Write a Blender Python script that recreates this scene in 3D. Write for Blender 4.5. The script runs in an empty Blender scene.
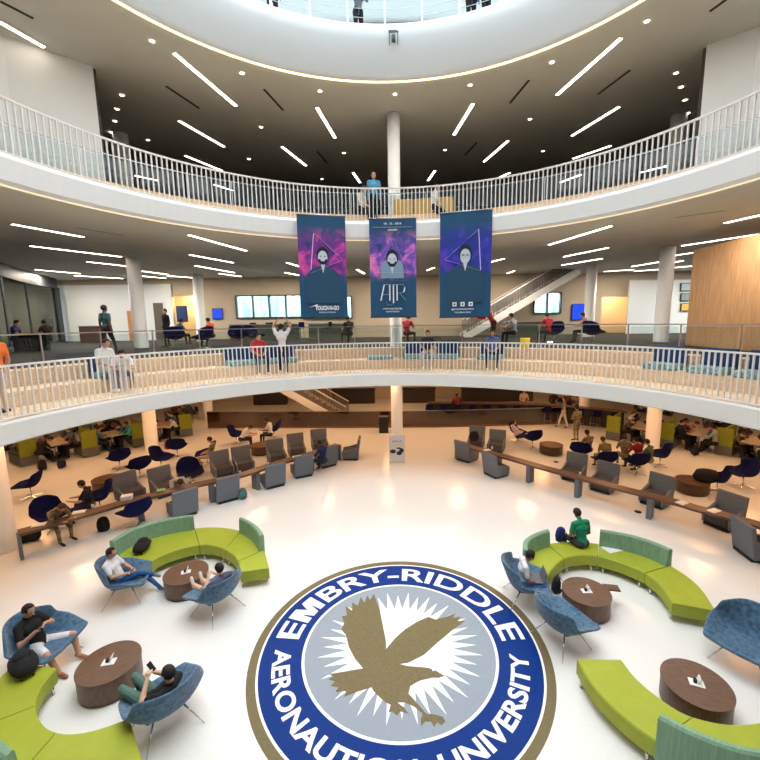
import bpy, bmesh, math, random
from mathutils import Vector, Matrix, Euler
from mathutils.geometry import tessellate_polygon
random.seed(7)
PI = math.pi
S = bpy.context.scene
COL = S.collection
# ------------------------------------------------------------------ camera
F, PITCH, ROLL, CX, CY = 408.0, math.radians(8.3), math.radians(-0.8), 390.0, 380.0
CAMZ = 6.0
cd = bpy.data.cameras.new('camera'); cam = bpy.data.objects.new('camera', cd); COL.objects.link(cam)
cam.location = (0, 0, CAMZ)
cam.rotation_euler = (Matrix.Rotation(PI/2-PITCH, 3, 'X') @ Matrix.Rotation(ROLL, 3, 'Z')).to_euler()
cd.sensor_fit = 'HORIZONTAL'; cd.sensor_width = 36; cd.lens = 36*F/760; cd.shift_x = -10/760; cd.clip_end = 300
cd.clip_start = 0.05
S.camera = cam
S.view_settings.view_transform = 'Standard'; S.view_settings.look = 'None'; S.view_settings.gamma = 1
S.view_settings.exposure = 0.2

def P(px, py, z):
    """pixel of the surveyed photograph -> point of the horizontal plane at height z"""
    ur, vr = px-CX, py-CY
    u = ur*math.cos(ROLL)+vr*math.sin(ROLL); v = -ur*math.sin(ROLL)+vr*math.cos(ROLL)
    a, b = u/F, -v/F
    X = a; Y = math.cos(PITCH)+b*math.sin(PITCH); Z = -math.sin(PITCH)+b*math.cos(PITCH)
    t = (z-CAMZ)/Z
    return Vector((X*t, Y*t, z))
YC = 6.8
def PX(p):
    y, z = p[1], p[2]-CAMZ
    fw_ = y*math.cos(PITCH)-z*math.sin(PITCH); up_ = y*math.sin(PITCH)+z*math.cos(PITCH); u, v = p[0]/fw_*F, -up_/fw_*F
    return CX+u*math.cos(ROLL)-v*math.sin(ROLL)
def ringdeg(x, R, z):
    a, b = -84.0, 84.0
    for _ in range(40):
        m = (a+b)/2; t = math.radians(m)
        if PX((R*math.sin(t), YC+R*math.cos(t), z)) < x: a = m
        else: b = m
    return (a+b)/2
C0 = Vector((0, YC, 0))
def face(p, q):
    return math.atan2(-(q[0]-p[0]), q[1]-p[1])
def inward(p): return face(p, C0)
def outward(p): return inward(p)+PI

# ------------------------------------------------------------------ materials
def lin(c):
    r = []
    for v in c[:3]:
        v = v/255.0
        r.append(v/12.92 if v <= .04045 else ((v+.055)/1.055)**2.4)
    return (*r, 1)
MATS = {}
def mat(name, col, rough=.6, metal=0, spec=.5, var=0, vscale=20, col2=None, emit=0, bump=0, stretch=None, alpha=1, trans=0, sheen=0):
    if name in MATS: return MATS[name]
    m = bpy.data.materials.new(name); m.use_nodes = True; N = m.node_tree; n = N.nodes; L = N.links
    b = n['Principled BSDF']; c = lin(col)
    b.inputs['Base Color'].default_value = c; b.inputs['Roughness'].default_value = rough
    b.inputs['Metallic'].default_value = metal; b.inputs['Specular IOR Level'].default_value = spec
    if sheen: b.inputs['Sheen Weight'].default_value = sheen
    if alpha < 1: b.inputs['Alpha'].default_value = alpha
    if trans: b.inputs['Transmission Weight'].default_value = trans
    if emit:
        b.inputs['Emission Color'].default_value = c; b.inputs['Emission Strength'].default_value = emit
    if var or col2 or bump:
        tc = n.new('ShaderNodeTexCoord'); mp = n.new('ShaderNodeMapping'); nz = n.new('ShaderNodeTexNoise')
        L.new(tc.outputs['Object'], mp.inputs['Vector']); L.new(mp.outputs[0], nz.inputs['Vector'])
        mp.inputs['Scale'].default_value = stretch or (1, 1, 1)
        nz.inputs['Scale'].default_value = vscale; nz.inputs['Detail'].default_value = 3
        if var or col2:
            rp = n.new('ShaderNodeValToRGB')
            rp.color_ramp.elements[0].position = .35; rp.color_ramp.elements[1].position = .65
            if col2: a, d = c, lin(col2)
            else:
                a = tuple(x*(1-var) for x in c[:3])+(1,); d = tuple(min(1, x*(1+var)) for x in c[:3])+(1,)
            rp.color_ramp.elements[0].color = a; rp.color_ramp.elements[1].color = d
            L.new(nz.outputs['Fac'], rp.inputs[0]); L.new(rp.outputs[0], b.inputs['Base Color'])
        if bump:
            bp = n.new('ShaderNodeBump'); bp.inputs['Strength'].default_value = bump; bp.inputs['Distance'].default_value = .02
            L.new(nz.outputs['Fac'], bp.inputs['Height']); L.new(bp.outputs[0], b.inputs['Normal'])
    MATS[name] = m; return m
def glassmat(name, col, fac=.12, rough=.02):
    if name in MATS: return MATS[name]
    m = bpy.data.materials.new(name); m.use_nodes = True; n = m.node_tree.nodes; L = m.node_tree.links
    n.clear(); o = n.new('ShaderNodeOutputMaterial'); t = n.new('ShaderNodeBsdfTransparent'); g = n.new('ShaderNodeBsdfGlossy')
    x = n.new('ShaderNodeMixShader'); t.inputs[0].default_value = lin(col); g.inputs['Roughness'].default_value = rough
    x.inputs[0].default_value = fac; L.new(t.outputs[0], x.inputs[1]); L.new(g.outputs[0], x.inputs[2]); L.new(x.outputs[0], o.inputs[0])
    MATS[name] = m; return m
white = mat('white paint', (238, 240, 240), .5, var=.02, vscale=2)
fasciaU = mat('toned down white fascia', (224, 230, 233), .5)  # white fascia darkened in colour to offset strong daylight near the skylight
fasciaM = mat('white fascia', (242, 243, 243), .45)
ceilM = mat('ceiling paint', (204, 207, 200), .8, var=.02, vscale=1)
softw = mat('soffit white', (236, 236, 232), .7)
terrazzo = mat('polished terrazzo', (238, 239, 238), .17, spec=.42, col2=(230, 230, 227), vscale=60)
wood = mat('light oak', (228, 200, 164), .5, var=.12, vscale=6, stretch=(1, 1, 8))
oakV = mat('oak veneer', (196, 150, 104), .5, var=.15, vscale=5, stretch=(4, 4, .3))
walnut = mat('walnut', (98, 70, 54), .38, var=.3, vscale=8, stretch=(1, 9, 9))
walnutD = mat('walnut side', (100, 72, 54), .4, var=.3, vscale=9, stretch=(8, 8, .6))
carpet = mat('brown carpet', (44, 36, 31), .95, var=.25, vscale=6)
rail = mat('white rail metal', (240, 240, 240), .35)
steel = mat('brushed steel', (190, 190, 190), .3, metal=1)
chrome = mat('chrome', (215, 215, 215), .15, metal=1)
greyF = mat('grey fabric', (112, 120, 130), .9, var=.12, vscale=40, bump=.2)
greyS = mat('taupe seat fabric', (78, 76, 80), .9, var=.15, vscale=40)
blackP = mat('black base', (22, 22, 24), .6)
felt = mat('blue felt', (84, 120, 146), .95, col2=(50, 84, 116), vscale=16, bump=.4, sheen=.3)
navyF = mat('navy fabric', (10, 17, 68), .9, spec=.2, var=.15, vscale=30)
lime = mat('lime upholstery', (160, 172, 46), .6, var=.04, vscale=4)
teal = mat('sage green back fabric', (128, 164, 136), .8, var=.13, vscale=14, stretch=(3, 3, .15))
boothG = mat('olive booth panel', (128, 136, 24), .7, var=.08)
gold = mat('gold speckle terrazzo', (98, 88, 58), .5, spec=.2, col2=(134, 122, 90), vscale=110)
blueT = mat('blue terrazzo', (0, 50, 128), .5, spec=.15, var=.08, vscale=30)
silver = mat('silver terrazzo', (126, 138, 152), .5, spec=.2, col2=(166, 176, 187), vscale=110)
whiteT = mat('white terrazzo', (248, 248, 246), .3)
lampM = mat('lamp diffuser', (255, 238, 214), emit=11)
coolLamp = mat('down lamp', (255, 238, 205), emit=9)
coveD = mat('dim cove strip', (255, 224, 176), emit=1.1)
coveM = mat('cove strip', (255, 214, 150), emit=3.2)
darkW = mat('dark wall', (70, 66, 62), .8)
glassT = glassmat('clear glass', (238, 244, 244), .03)
glassB = glassmat('bronze glass', (150, 118, 80), .10, .05)
glassW = glassmat('window glass', (226, 238, 240), .08)
screenB = mat('blue screen', (20, 60, 200), .3, emit=1.2)
wallL2 = mat('cool white wall', (226, 232, 234), .7)
wallTan = mat('warm beige wall', (206, 190, 168), .7)

# ------------------------------------------------------------------ mesh builder
class MB:
    def __init__(s): s.v = []; s.f = []; s.m = []; s.sm = []
    def add(s, vs, fs, mi=0, smooth=False):
        o = len(s.v); s.v += [tuple(v) for v in vs]
        for f in fs: s.f.append(tuple(i+o for i in f)); s.m.append(mi); s.sm.append(smooth)
        return s
    def box(s, c, d, rz=0, mi=0, M=None):
        M = M or (Matrix.Translation(Vector(c)) @ Matrix.Rotation(rz, 4, 'Z'))
        vs = [M @ Vector((x*d[0]/2, y*d[1]/2, z*d[2]/2)) for x in (-1, 1) for y in (-1, 1) for z in (-1, 1)]
        return s.add(vs, [(0, 1, 3, 2), (4, 6, 7, 5), (0, 4, 5, 1), (2, 3, 7, 6), (0, 2, 6, 4), (1, 5, 7, 3)], mi)
    def bar(s, a, b, w, h, mi=0, n=None):
        a = Vector(a); b = Vector(b); d = b-a; l = d.length; d.normalize()
        up = Vector((0, 0, 1)) if abs(d.z) < .95 else Vector((0, 1, 0))
        x = d.cross(up).normalized(); y = x.cross(d)
        M = Matrix((( x.x, d.x, y.x, (a.x+b.x)/2), (x.y, d.y, y.y, (a.y+b.y)/2), (x.z, d.z, y.z, (a.z+b.z)/2), (0, 0, 0, 1)))
        return s.box(None, (w, l, h), M=M, mi=mi)
    def tube(s, pts, r, n=8, mi=0, cap=True):
        pts = [Vector(p) for p in pts]; rs = r if isinstance(r, (list, tuple)) else [r]*len(pts)
        vs = []; fs = []
        for i, p in enumerate(pts):
            d = (pts[min(i+1, len(pts)-1)]-pts[max(i-1, 0)]).normalized()
            up = Vector((0, 0, 1)) if abs(d.z) < .9 else Vector((0, 1, 0))
            x = d.cross(up).normalized(); y = x.cross(d)
            for k in range(n):
                t = 2*PI*k/n; vs.append(p+(x*math.cos(t)+y*math.sin(t))*rs[i])
        for i in range(len(pts)-1):
            for k in range(n):
                fs.append((i*n+k, i*n+(k+1) % n, (i+1)*n+(k+1) % n, (i+1)*n+k))
        if cap: fs.append(tuple(range(n))); fs.append(tuple(range((len(pts)-1)*n, len(pts)*n))[::-1])
        return s.add(vs, fs, mi, n > 6)
    def lathe(s, prof, c=(0, 0, 0), n=32, mi=0, closed=False, smooth=True, sx=1, sy=1):
        vs = []; fs = []; k = len(prof)
        for i in range(n):
            t = 2*PI*i/n
            for r, z in prof: vs.append((c[0]+r*math.cos(t)*sx, c[1]+r*math.sin(t)*sy, c[2]+z))
        for i in range(n):
            j = (i+1) % n
            for q in range(k-1): fs.append((i*k+q, j*k+q, j*k+q+1, i*k+q+1))
        return s.add(vs, fs, mi, smooth)
    def prism(s, poly, z0, z1, mi=0, M=None):
        n = len(poly); vs = [Vector((x, y, z0)) for x, y in poly]+[Vector((x, y, z1)) for x, y in poly]
        if M: vs = [M @ v for v in vs]
        fs = [tuple(range(n))[::-1], tuple(range(n, 2*n))]+[(i, (i+1) % n, n+(i+1) % n, n+i) for i in range(n)]
        return s.add(vs, fs, mi)
    def sweep(s, cen, sec, mi=0, cap=True, smooth=False, closed=False):
        """cen: list of (point, side dir); sec: list of (offset along side, z)"""
        vs = []; fs = []; k = len(sec)
        for p, d in cen:
            for o, z in sec: vs.append((p[0]+d[0]*o, p[1]+d[1]*o, p[2]+z))
        m = len(cen)
        for i in range(m if closed else m-1):
            j = (i+1) % m
            for q in range(k): fs.append((i*k+q, j*k+q, j*k+(q+1) % k, i*k+(q+1) % k))
        if cap and not closed: fs.append(tuple(range(k))); fs.append(tuple(range((m-1)*k, m*k))[::-1])
        return s.add(vs, fs, mi, smooth)
    def build(s, name, mats, parent=None, bevel=0, subsurf=0, fix=True):
        me = bpy.data.meshes.new(name); me.from_pydata(s.v, [], s.f)
        ms = mats if isinstance(mats, (list, tuple)) else [mats]
        for m in ms: me.materials.append(m)
        me.polygons.foreach_set('material_index', s.m); me.polygons.foreach_set('use_smooth', s.sm)
        if fix:
            bm = bmesh.new(); bm.from_mesh(me); bmesh.ops.recalc_face_normals(bm, faces=bm.faces); bm.to_mesh(me); bm.free()
        me.update()
        o = bpy.data.objects.new(name, me); COL.objects.link(o)
        if parent: o.parent = parent
        if bevel:
            b = o.modifiers.new('bevel', 'BEVEL'); b.width = bevel; b.segments = 2; b.limit_method = 'ANGLE'
        if subsurf:
            b = o.modifiers.new('sub', 'SUBSURF'); b.levels = subsurf; b.render_levels = subsurf
        return o
def tag(o, label=None, cat=None, group=None, kind=None):
    if label: o['label'] = label
    if cat: o['category'] = cat
    if group: o['group'] = group
    if kind: o['kind'] = kind
    return o
def empty(name, loc, rz, label, cat, group=None):
    o = bpy.data.objects.new(name, None); COL.objects.link(o); o.location = loc; o.rotation_euler = (0, 0, rz)
    o.empty_display_size = .1
    return tag(o, label, cat, group)
def struct(o): o['kind'] = 'structure'; return o
def dup(root, loc, rz, label, group=None, scale=None):
    r = root.copy(); COL.objects.link(r); r.location = loc; r.rotation_euler = (0, 0, rz); r['label'] = label
    if group: r['group'] = group
    if scale: r.scale = (scale,)*3
    for ch in root.children:
        c = ch.copy(); COL.objects.link(c); c.parent = r
        for g in ch.children:
            d = g.copy(); COL.objects.link(d); d.parent = c
    return r
def reg(fn):
    """first call places the built thing itself, later calls copy it"""
    st = {}
    def place(loc, rz, label, group=None, scale=None):
        if 'o' not in st:
            o = fn(); st['o'] = o; o.location = loc; o.rotation_euler = (0, 0, rz); tag(o, label, None, group)
            if scale: o.scale = (scale,)*3
            return o
        return dup(st['o'], loc, rz, label, group, scale)
    return place
ORD = ['first', 'second', 'third', 'fourth', 'fifth', 'sixth', 'seventh', 'eighth', 'ninth', 'tenth', 'eleventh', 'twelfth', 'thirteenth', 'fourteenth', 'fifteenth', 'sixteenth', 'seventeenth', 'eighteenth', 'nineteenth', 'twentieth', 'twenty-first', 'twenty-second', 'twenty-third', 'twenty-fourth']

# ------------------------------------------------------------------ setting
XL, XR, YB, YF = -27.0, 27.0, 31.0, -13.0
def rectR(t):
    dx, dy = math.sin(t), math.cos(t); r = 1e9
    if dx > 1e-6: r = min(r, XR/dx)
    if dx < -1e-6: r = min(r, XL/dx)
    if dy > 1e-6: r = min(r, (YB-YC)/dy)
    if dy < -1e-6: r = min(r, (YF-YC)/dy)
    return r
NT = 180
angs = sorted(set([2*PI*i/NT for i in range(NT)]+[math.atan2(x, y-YC) % (2*PI) for x in (XL, XR) for y in (YB, YF)]))
def annulus(prof, mi=0, closed=False, smooth=False):
    """prof: list of (R or None for the outer wall, z)"""
    m = MB(); vs = []; fs = []; k = len(prof); n = len(angs)
    for t in angs:
        for R, z in prof:
            r = rectR(t) if R is None else R
            vs.append((r*math.sin(t), YC+r*math.cos(t), z))
    for i in range(n):
        j = (i+1) % n
        for q in range(k if closed else k-1):
            fs.append((i*k+q, j*k+q, j*k+(q+1) % k, i*k+(q+1) % k))
    m.add(vs, fs, mi, smooth); return m
# ground floor
struct(MB().box((0, (YB+YF)/2, -.15), (XR-XL, YB-YF, .3)).build('floor', terrazzo))
R2 = 7.55
# level two slab, terrace steps and carpet
struct(annulus([(None, 4.0), (10.0, 4.0), (8.4, 4.13), (R2, 4.148), (R2-.02, 4.10), (R2, 3.72), (R2+.06, 3.68), (8.0, 3.68), (8.1, 3.78), (None, 3.8)]).build('balcony_slab', fasciaM, fix=False))
struct(annulus([(R2+.02, 4.152), (8.9, 4.152), (8.9, 4.5), (9.75, 4.5), (9.75, 4.9), (10.3, 4.9)]).build('terrace_step', wood, fix=False))
struct(annulus([(10.3, 4.899), (None, 4.899)]).build('floor', carpet, fix=False))
# level three
struct(annulus([(None, 9.2), (10.0, 9.2), (8.4, 9.28), (R2, 9.298), (R2-.05, 9.2), (R2-.03, 8.78), (R2+.04, 8.7), (7.75, 8.7), (7.75, 8.8)], smooth=False).build('balcony_slab', fasciaM, fix=False))
struct(annulus([(7.75, 8.8), (8.3, 8.93), (None, 8.95)]).build('ceiling', ceilM, fix=False))
struct(annulus([(R2+.02, 9.302), (8.9, 9.302), (8.9, 9.66), (9.75, 9.66), (9.75, 10.05), (10.3, 10.05)]).build('terrace_step', wood, fix=False))
struct(annulus([(10.3, 10.049), (None, 10.049)]).build('floor', carpet, fix=False))
tag(annulus([(R2+.04, 8.72), (R2+.04, 8.69), (R2+.08, 8.69), (R2+.08, 8.72)], closed=True).build('cove_light', coveD, fix=False), 'thin warm light line along the bottom of the middle white fascia', 'light')
# level four
struct(annulus([(None, 15.0), (7.3, 15.0), (7.12, 14.98), (7.05, 14.9), (7.1, 14.55), (7.25, 14.1), (7.45, 13.72), (7.5, 13.62), (7.62, 13.6)], smooth=True).build('balcony_slab', fasciaU, fix=False))
tag(annulus([(7.56, 13.63), (7.56, 13.59), (7.63, 13.59), (7.63, 13.63)], closed=True).build('cove_light', coveM, fix=False), 'warm glowing light line around the underside of the top white fascia', 'light')
struct(annulus([(7.68, 13.62), (7.95, 13.66), (7.97, 13.75), (8.0, 14.1), (None, 14.1)]).build('ceiling', ceilM, fix=False))
struct(annulus([(7.3, 15.002), (None, 15.002)]).build('floor', mat('grey floor', (150, 150, 150), .6), fix=False))
# roof with skylight
struct(annulus([(12, 26.5), (12, 26), (None, 26)]).build('ceiling', softw, fix=False))
sk = MB()
for i in range(-4, 5):
    h = math.sqrt(max(0, 12**2-(i*2.6)**2))
    sk.bar((i*2.6, YC-h, 26.4), (i*2.6, YC+h, 26.4), .12, .25); sk.bar((-h, YC+i*2.6, 26.4), (h, YC+i*2.6, 26.4), .12, .25)
struct(sk.build('window_1', rail))
# outer walls
W = .3
def wall(name, c, d, m): return struct(MB().box(c, d).build(name, m))
wall('wall_back', (0, YB+W/2, 1.9), (XR-XL, W, 3.8), wallTan)
wall('wall_back', (0, YB+W/2, 11.6), (XR-XL, W, 5.0), darkW)
for nm, x in (('wall_left', XL-W/2), ('wall_right', XR+W/2)):
    wall(nm, (x, (YB+YF)/2, 1.9), (W, YB-YF, 3.8), wallTan)
    wall(nm, (x, (YB+YF)/2, 6.4), (W, YB-YF, 5.1), wallL2)
    wall(nm, (x, (YB+YF)/2, 11.6), (W, YB-YF, 5.0), darkW)
wall('wall_front', (0, YF-W/2, 7.0), (XR-XL, W, 14.2), white); wall('wall_front', (0, YF-W/2, 20.5), (XR-XL, W, 11), white)
# level four window wall: sills, heads and mullions
wf = MB()
for y in (YB,):
    wf.box((0, y, 15.35), (XR-XL, .2, .7)); wf.box((0, y, 18.0), (XR-XL, .12, .12)); wf.box((0, y, 21.5), (XR-XL, .12, .12)); wf.box((0, y, 25.8), (XR-XL, .2, .4))
    for i in range(19): wf.box((XL+i*3, y, 20.5), (.14, .16, 11))
for x in (XL, XR):
    wf.box((x, 9, 15.35), (.2, YB-YF, .7)); wf.box((x, 9, 18.0), (.12, YB-YF, .12)); wf.box((x, 9, 21.5), (.12, YB-YF, .12)); wf.box((x, 9, 25.8), (.2, YB-YF, .4))
    for i in range(15): wf.box((x, YF+i*3.14, 20.5), (.16, .14, 11))
struct(wf.build('window_2', mat('window frame grey', (120, 130, 135), .4)))
g = MB(); g.box((0, YB+.05, 20.7), (XR-XL, .02, 10.2)); struct(g.build('window_3', glassW))

# level two back wall with windows and doors (real openings, lit rooms behind stay shallow)
def wall_with_holes(name, x0, x1, z0, z1, y, holes, m, th=.25):
    """holes: (xa, xb, za, zb)"""
    xs = sorted(set([x0, x1]+[h[0] for h in holes]+[h[1] for h in holes]))
    mb = MB()
    for a, b in zip(xs[:-1], xs[1:]):
        hs = sorted([h for h in holes if h[0] <= a+1e-6 and h[1] >= b-1e-6], key=lambda h: h[2])
        z = z0
        for h in hs:
            if h[2] > z: mb.box(((a+b)/2, y+th/2, (z+h[2])/2), (b-a, th, h[2]-z))
            z = h[3]
        if z1 > z: mb.box(((a+b)/2, y+th/2, (z+z1)/2), (b-a, th, z1-z))
    return struct(mb.build(name, m))
def Yx(px, py, y):
    """pixel -> point on the vertical plane at distance y"""
    a = P(px, py, CAMZ-1); k = y/a.y if a.y > 0 else 1
    ur, vr = px-CX, py-CY
    u = ur*math.cos(ROLL)+vr*math.sin(ROLL); v = -ur*math.sin(ROLL)+vr*math.cos(ROLL)
    X = u/F; Yd = math.cos(PITCH)-v/F*math.sin(PITCH); Z = -math.sin(PITCH)-v/F*math.cos(PITCH)
    t = y/Yd
    return Vector((X*t, y, CAMZ+Z*t))
yb2 = 28.0
def hole(pxa, pya, pxb, pyb, y=yb2):
    a = Yx(pxa, pya, y); b = Yx(pxb, pyb, y); return (min(a.x, b.x), max(a.x, b.x), max(4.9, min(a.z, b.z)), max(a.z, b.z))
win_c = hole(236, 296, 303, 317); win_c2 = hole(303, 297, 352, 318); kit = hole(172, 296, 201, 339); shop = hole(534, 293, 560, 313)
corr = hole(602, 297, 627, 338); dark = hole(30, 291, 41, 318)
wall_with_holes('wall_back', XL, XR, 4.9, 8.95, yb2, [win_c, win_c2, kit, shop, corr], wallTan)
for nm, h, mm in (('window_4', win_c, 1), ('window_5', win_c2, 1), ('window_6', shop, 2)):
    m = MB(); t = .07
    m.box(((h[0]+h[1])/2, yb2, h[2]), (h[1]-h[0], .3, t)); m.box(((h[0]+h[1])/2, yb2, h[3]), (h[1]-h[0], .3, t))
    n = 4 if mm == 1 else 2
    for i in range(n+1): m.box((h[0]+(h[1]-h[0])*i/n, yb2, (h[2]+h[3])/2), (t, .3, h[3]-h[2]))
    fr = struct(m.build(nm, mat('dark frame', (60, 66, 70), .4)))
    struct(MB().box(((h[0]+h[1])/2, yb2+.1, (h[2]+h[3])/2), (h[1]-h[0], .02, h[3]-h[2])).build('pane', glassW, fr))
# rooms beyond the back wall; window daylight is painted backdrop wall plus added lamps
struct(MB().box((0, YB-.1, 6.9), (XR-XL, .1, 4)).build('wall_back', mat('daylight backdrop paint', (226, 236, 238), .6, col2=(140, 168, 176), vscale=1.2, stretch=(2, 1, .4))))
for h_ in (kit, corr):
    struct(MB().box(((h_[0]+h_[1])/2, 29.9, 6.9), (h_[1]-h_[0]+2.4, .1, 4)).build('wall_back', mat('warm lit wall', (216, 200, 172), .7)))
    for e_ in (h_[0]-1.2, h_[1]+1.2): struct(MB().box((e_, 29.1, 6.9), (.1, 1.6, 4)).build('wall_back', mat('warm lit wall', (216, 200, 172), .7)))
# white cool zone panels of the level two back wall (left and right ends)
def panel(a, b, z0, z1, m, name='wall_back', th=.12):
    a = Vector(a); b = Vector(b); mb = MB(); d = (b-a).to_2d(); l = d.length; ang = math.atan2(d.y, d.x)
    mb.box(((a.x+b.x)/2, (a.y+b.y)/2, (z0+z1)/2), (l, th, z1-z0), rz=ang); return struct(mb.build(name, m))
pa = Yx(58, 300, 27.8); pb = Yx(172, 300, 27.8)
panel((XL, 27.8, 0), (pb.x, 27.8, 0), 4.9, 8.6, wallL2)
pa = Yx(628, 300, 27.6); pb = Yx(700, 300, 27.6)
panel((pa.x, 27.6, 0), (XR, 27.6, 0), 4.9, 8.4, wallL2)
# level three side walls
def wl(pts, z0, z1, name, m=wallL2):
    for a, b in zip(pts[:-1], pts[1:]): panel(a, b, z0, z1, m, name, .2)
e1 = P(92, 68, 14.1); s1 = P(0, 36, 14.1); d1 = (s1-e1)
wl([e1, s1, s1+d1*1.2+Vector((1.0, -2, 0)), Vector((-11.4, 3, 0))], 10.05, 14.1, 'wall_left')
panel(e1, e1+Vector((-9, 6, 0)), 10.05, 14.1, darkW, 'wall_left', .2)
e2 = P(707, 47, 14.1); s2 = P(760, 28, 14.1); d2 = (s2-e2)
wl([e2, s2, s2+d2*1.5+Vector((-.4, -1.5, 0)), Vector((11.6, 3, 0))], 10.05, 14.1, 'wall_right')
panel(e2, e2+Vector((9, 6, 0)), 10.05, 14.1, darkW, 'wall_right', .2)

# ------------------------------------------------------------------ columns
def column(x, y, z0, z1, r, label):
    m = MB(); m.lathe([(0, z0), (r*1.03, z0), (r*1.03, z0+.04), (r, z0+.05), (r, z1-.02), (0, z1-.02)], (x, y, 0), 28)
    return tag(m.build('column', fasciaM), label, 'column', 'round white building columns')
cols = [(.28, 17.55, 'centre'), (-11.45, 18.9, 'left'), (11.9, 17.95, 'right'), (-11.5, 25.2, 'rear left'), (11.5, 23.7, 'rear right'), (-10.5, 10.3, 'front left'), (16.5, 16.8, 'far right')]
for x, y, w in cols:
    r = .25 if w == 'centre' else .29
    column(x, y, 0, 3.8, r, f'{w} round white column standing on the ground floor')
    if w not in ('front left',): column(x, y, 4.9, 8.95, r, f'{w} round white column standing on the middle level walkway')
    if w not in ('rear left', 'rear right', 'front left', 'far right'): column(x, y, 10.05, 14.1, r, f'{w} round white column standing on the upper level')

# ------------------------------------------------------------------ balustrades
def balustrade(R, z, amax, label, cat='railing'):
    root = empty('balustrade', (0, YC, z), 0, label, cat)
    pts = [(Vector((R*math.sin(t), R*math.cos(t), 0)), Vector((math.sin(t), math.cos(t), 0))) for t in [math.radians(-amax+2*amax*i/120) for i in range(121)]]
    MB().sweep(pts, [(-.03, 1.05), (.03, 1.05), (.03, 1.09), (-.03, 1.09)]).build('top_rail', rail, root)
    MB().sweep(pts, [(-.02, .03), (.02, .03), (.02, .055), (-.02, .055)]).build('bottom_rail', rail, root)
    step = .13/R; n = int(2*math.radians(amax)/step); A = [-math.radians(amax)+i*step for i in range(n+1)]
    # nearest balusters that fall inside the view are separate parts
    vis = [a for a in A if abs(a) <= math.radians(86)]
    vis.sort(key=lambda a: -abs(a)); own = set(vis[:100])
    proto = None; rest = MB()
    def bal(mb, a, loc):
        c = Vector((R*math.sin(a), R*math.cos(a), 0)) if not loc else Vector((0, 0, 0))
        mb.box((c.x, c.y, .545), (.026, .04, 1.03), rz=-a if not loc else 0)
    for a in A:
        if a in own:
            if proto is None:
                m = MB(); bal(m, 0, True); proto = m.build('baluster', rail, root); o = proto
            else:
                o = proto.copy(); COL.objects.link(o)
            o.location = (R*math.sin(a), R*math.cos(a), 0); o.rotation_euler = (0, 0, -a)
        else: bal(rest, a, False)
    r = rest.build('baluster_run', rail, root); r['kind'] = 'stuff'
    return root
balustrade(7.62, 4.15, 118, 'white barred balustrade curving around the lower balcony edge')
balustrade(7.62, 9.3, 118, 'white barred balustrade curving around the upper balcony edge above the banners')
def walkrail(R, z, amax, label, h=.85, step=8.2, off=0):
    root = empty('guard_rail', (0, YC, z), 0, label, 'railing')
    def arc(a0, a1, n): return [(Vector((R*math.sin(t), R*math.cos(t), 0)), Vector((math.sin(t), math.cos(t), 0))) for t in [math.radians(a0+(a1-a0)*i/n) for i in range(n+1)]]
    MB().sweep(arc(-amax, amax, 80), [(-.02, h), (.02, h), (.02, h+.035), (-.02, h+.035)]).build('top_rail', steel, root)
    a = -amax; first = None; fg = None
    while a < amax:
        t = math.radians(a)
        if not first: first = MB().box((0, 0, h/2), (.035, .05, h)).build('post', steel, root); o = first
        else: o = first.copy(); COL.objects.link(o)
        o.location = (R*math.sin(t), R*math.cos(t), 0); o.rotation_euler = (0, 0, -t)
        if not fg:
            g = MB(); g.sweep(arc(.4-step/2, step/2-.4, 4), [(-.006, .06), (.006, .06), (.006, h-.05), (-.006, h-.05)])
            for i, v in enumerate(g.v): pass
            fg = g.build('glass_panel', glassT, root); q = fg
        else: q = fg.copy(); COL.objects.link(q)
        q.rotation_euler = (0, 0, -math.radians(a+step/2))
        a += step
    return root
walkrail(10.42, 4.9, 90, 'steel and glass guard rail along the middle level walkway behind the wooden steps')
walkrail(10.42, 10.05, 90, 'steel and glass guard rail along the upper level walkway', h=.95)
# level four railing: rods and posts on the rim
root = empty('guard_rail', (0, YC, 15.0), 0, 'white rod railing with thin cables on the topmost balcony rim', 'railing')
def arcp(R, a0, a1, n, z=0): return [(Vector((R*math.sin(t), R*math.cos(t), z)), Vector((math.sin(t), math.cos(t), 0))) for t in [math.radians(a0+(a1-a0)*i/n) for i in range(n+1)]]
MB().sweep(arcp(7.3, -60, 60, 60), [(-.03, 1.05), (.03, 1.05), (.03, 1.1), (-.03, 1.1)]).build('top_rail', rail, root)
for z in (.25, .5, .75):
    MB().sweep(arcp(7.3, -60, 60, 60, z), [(-.006, 0), (.006, 0), (.006, .012), (-.006, .012)]).build('cable', steel, root)
for i in range(13):
    t = math.radians(-54+9*i); MB().box((7.3*math.sin(t), 7.3*math.cos(t), .53), (.06, .06, 1.05), rz=-t).build('post', rail, root)

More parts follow.
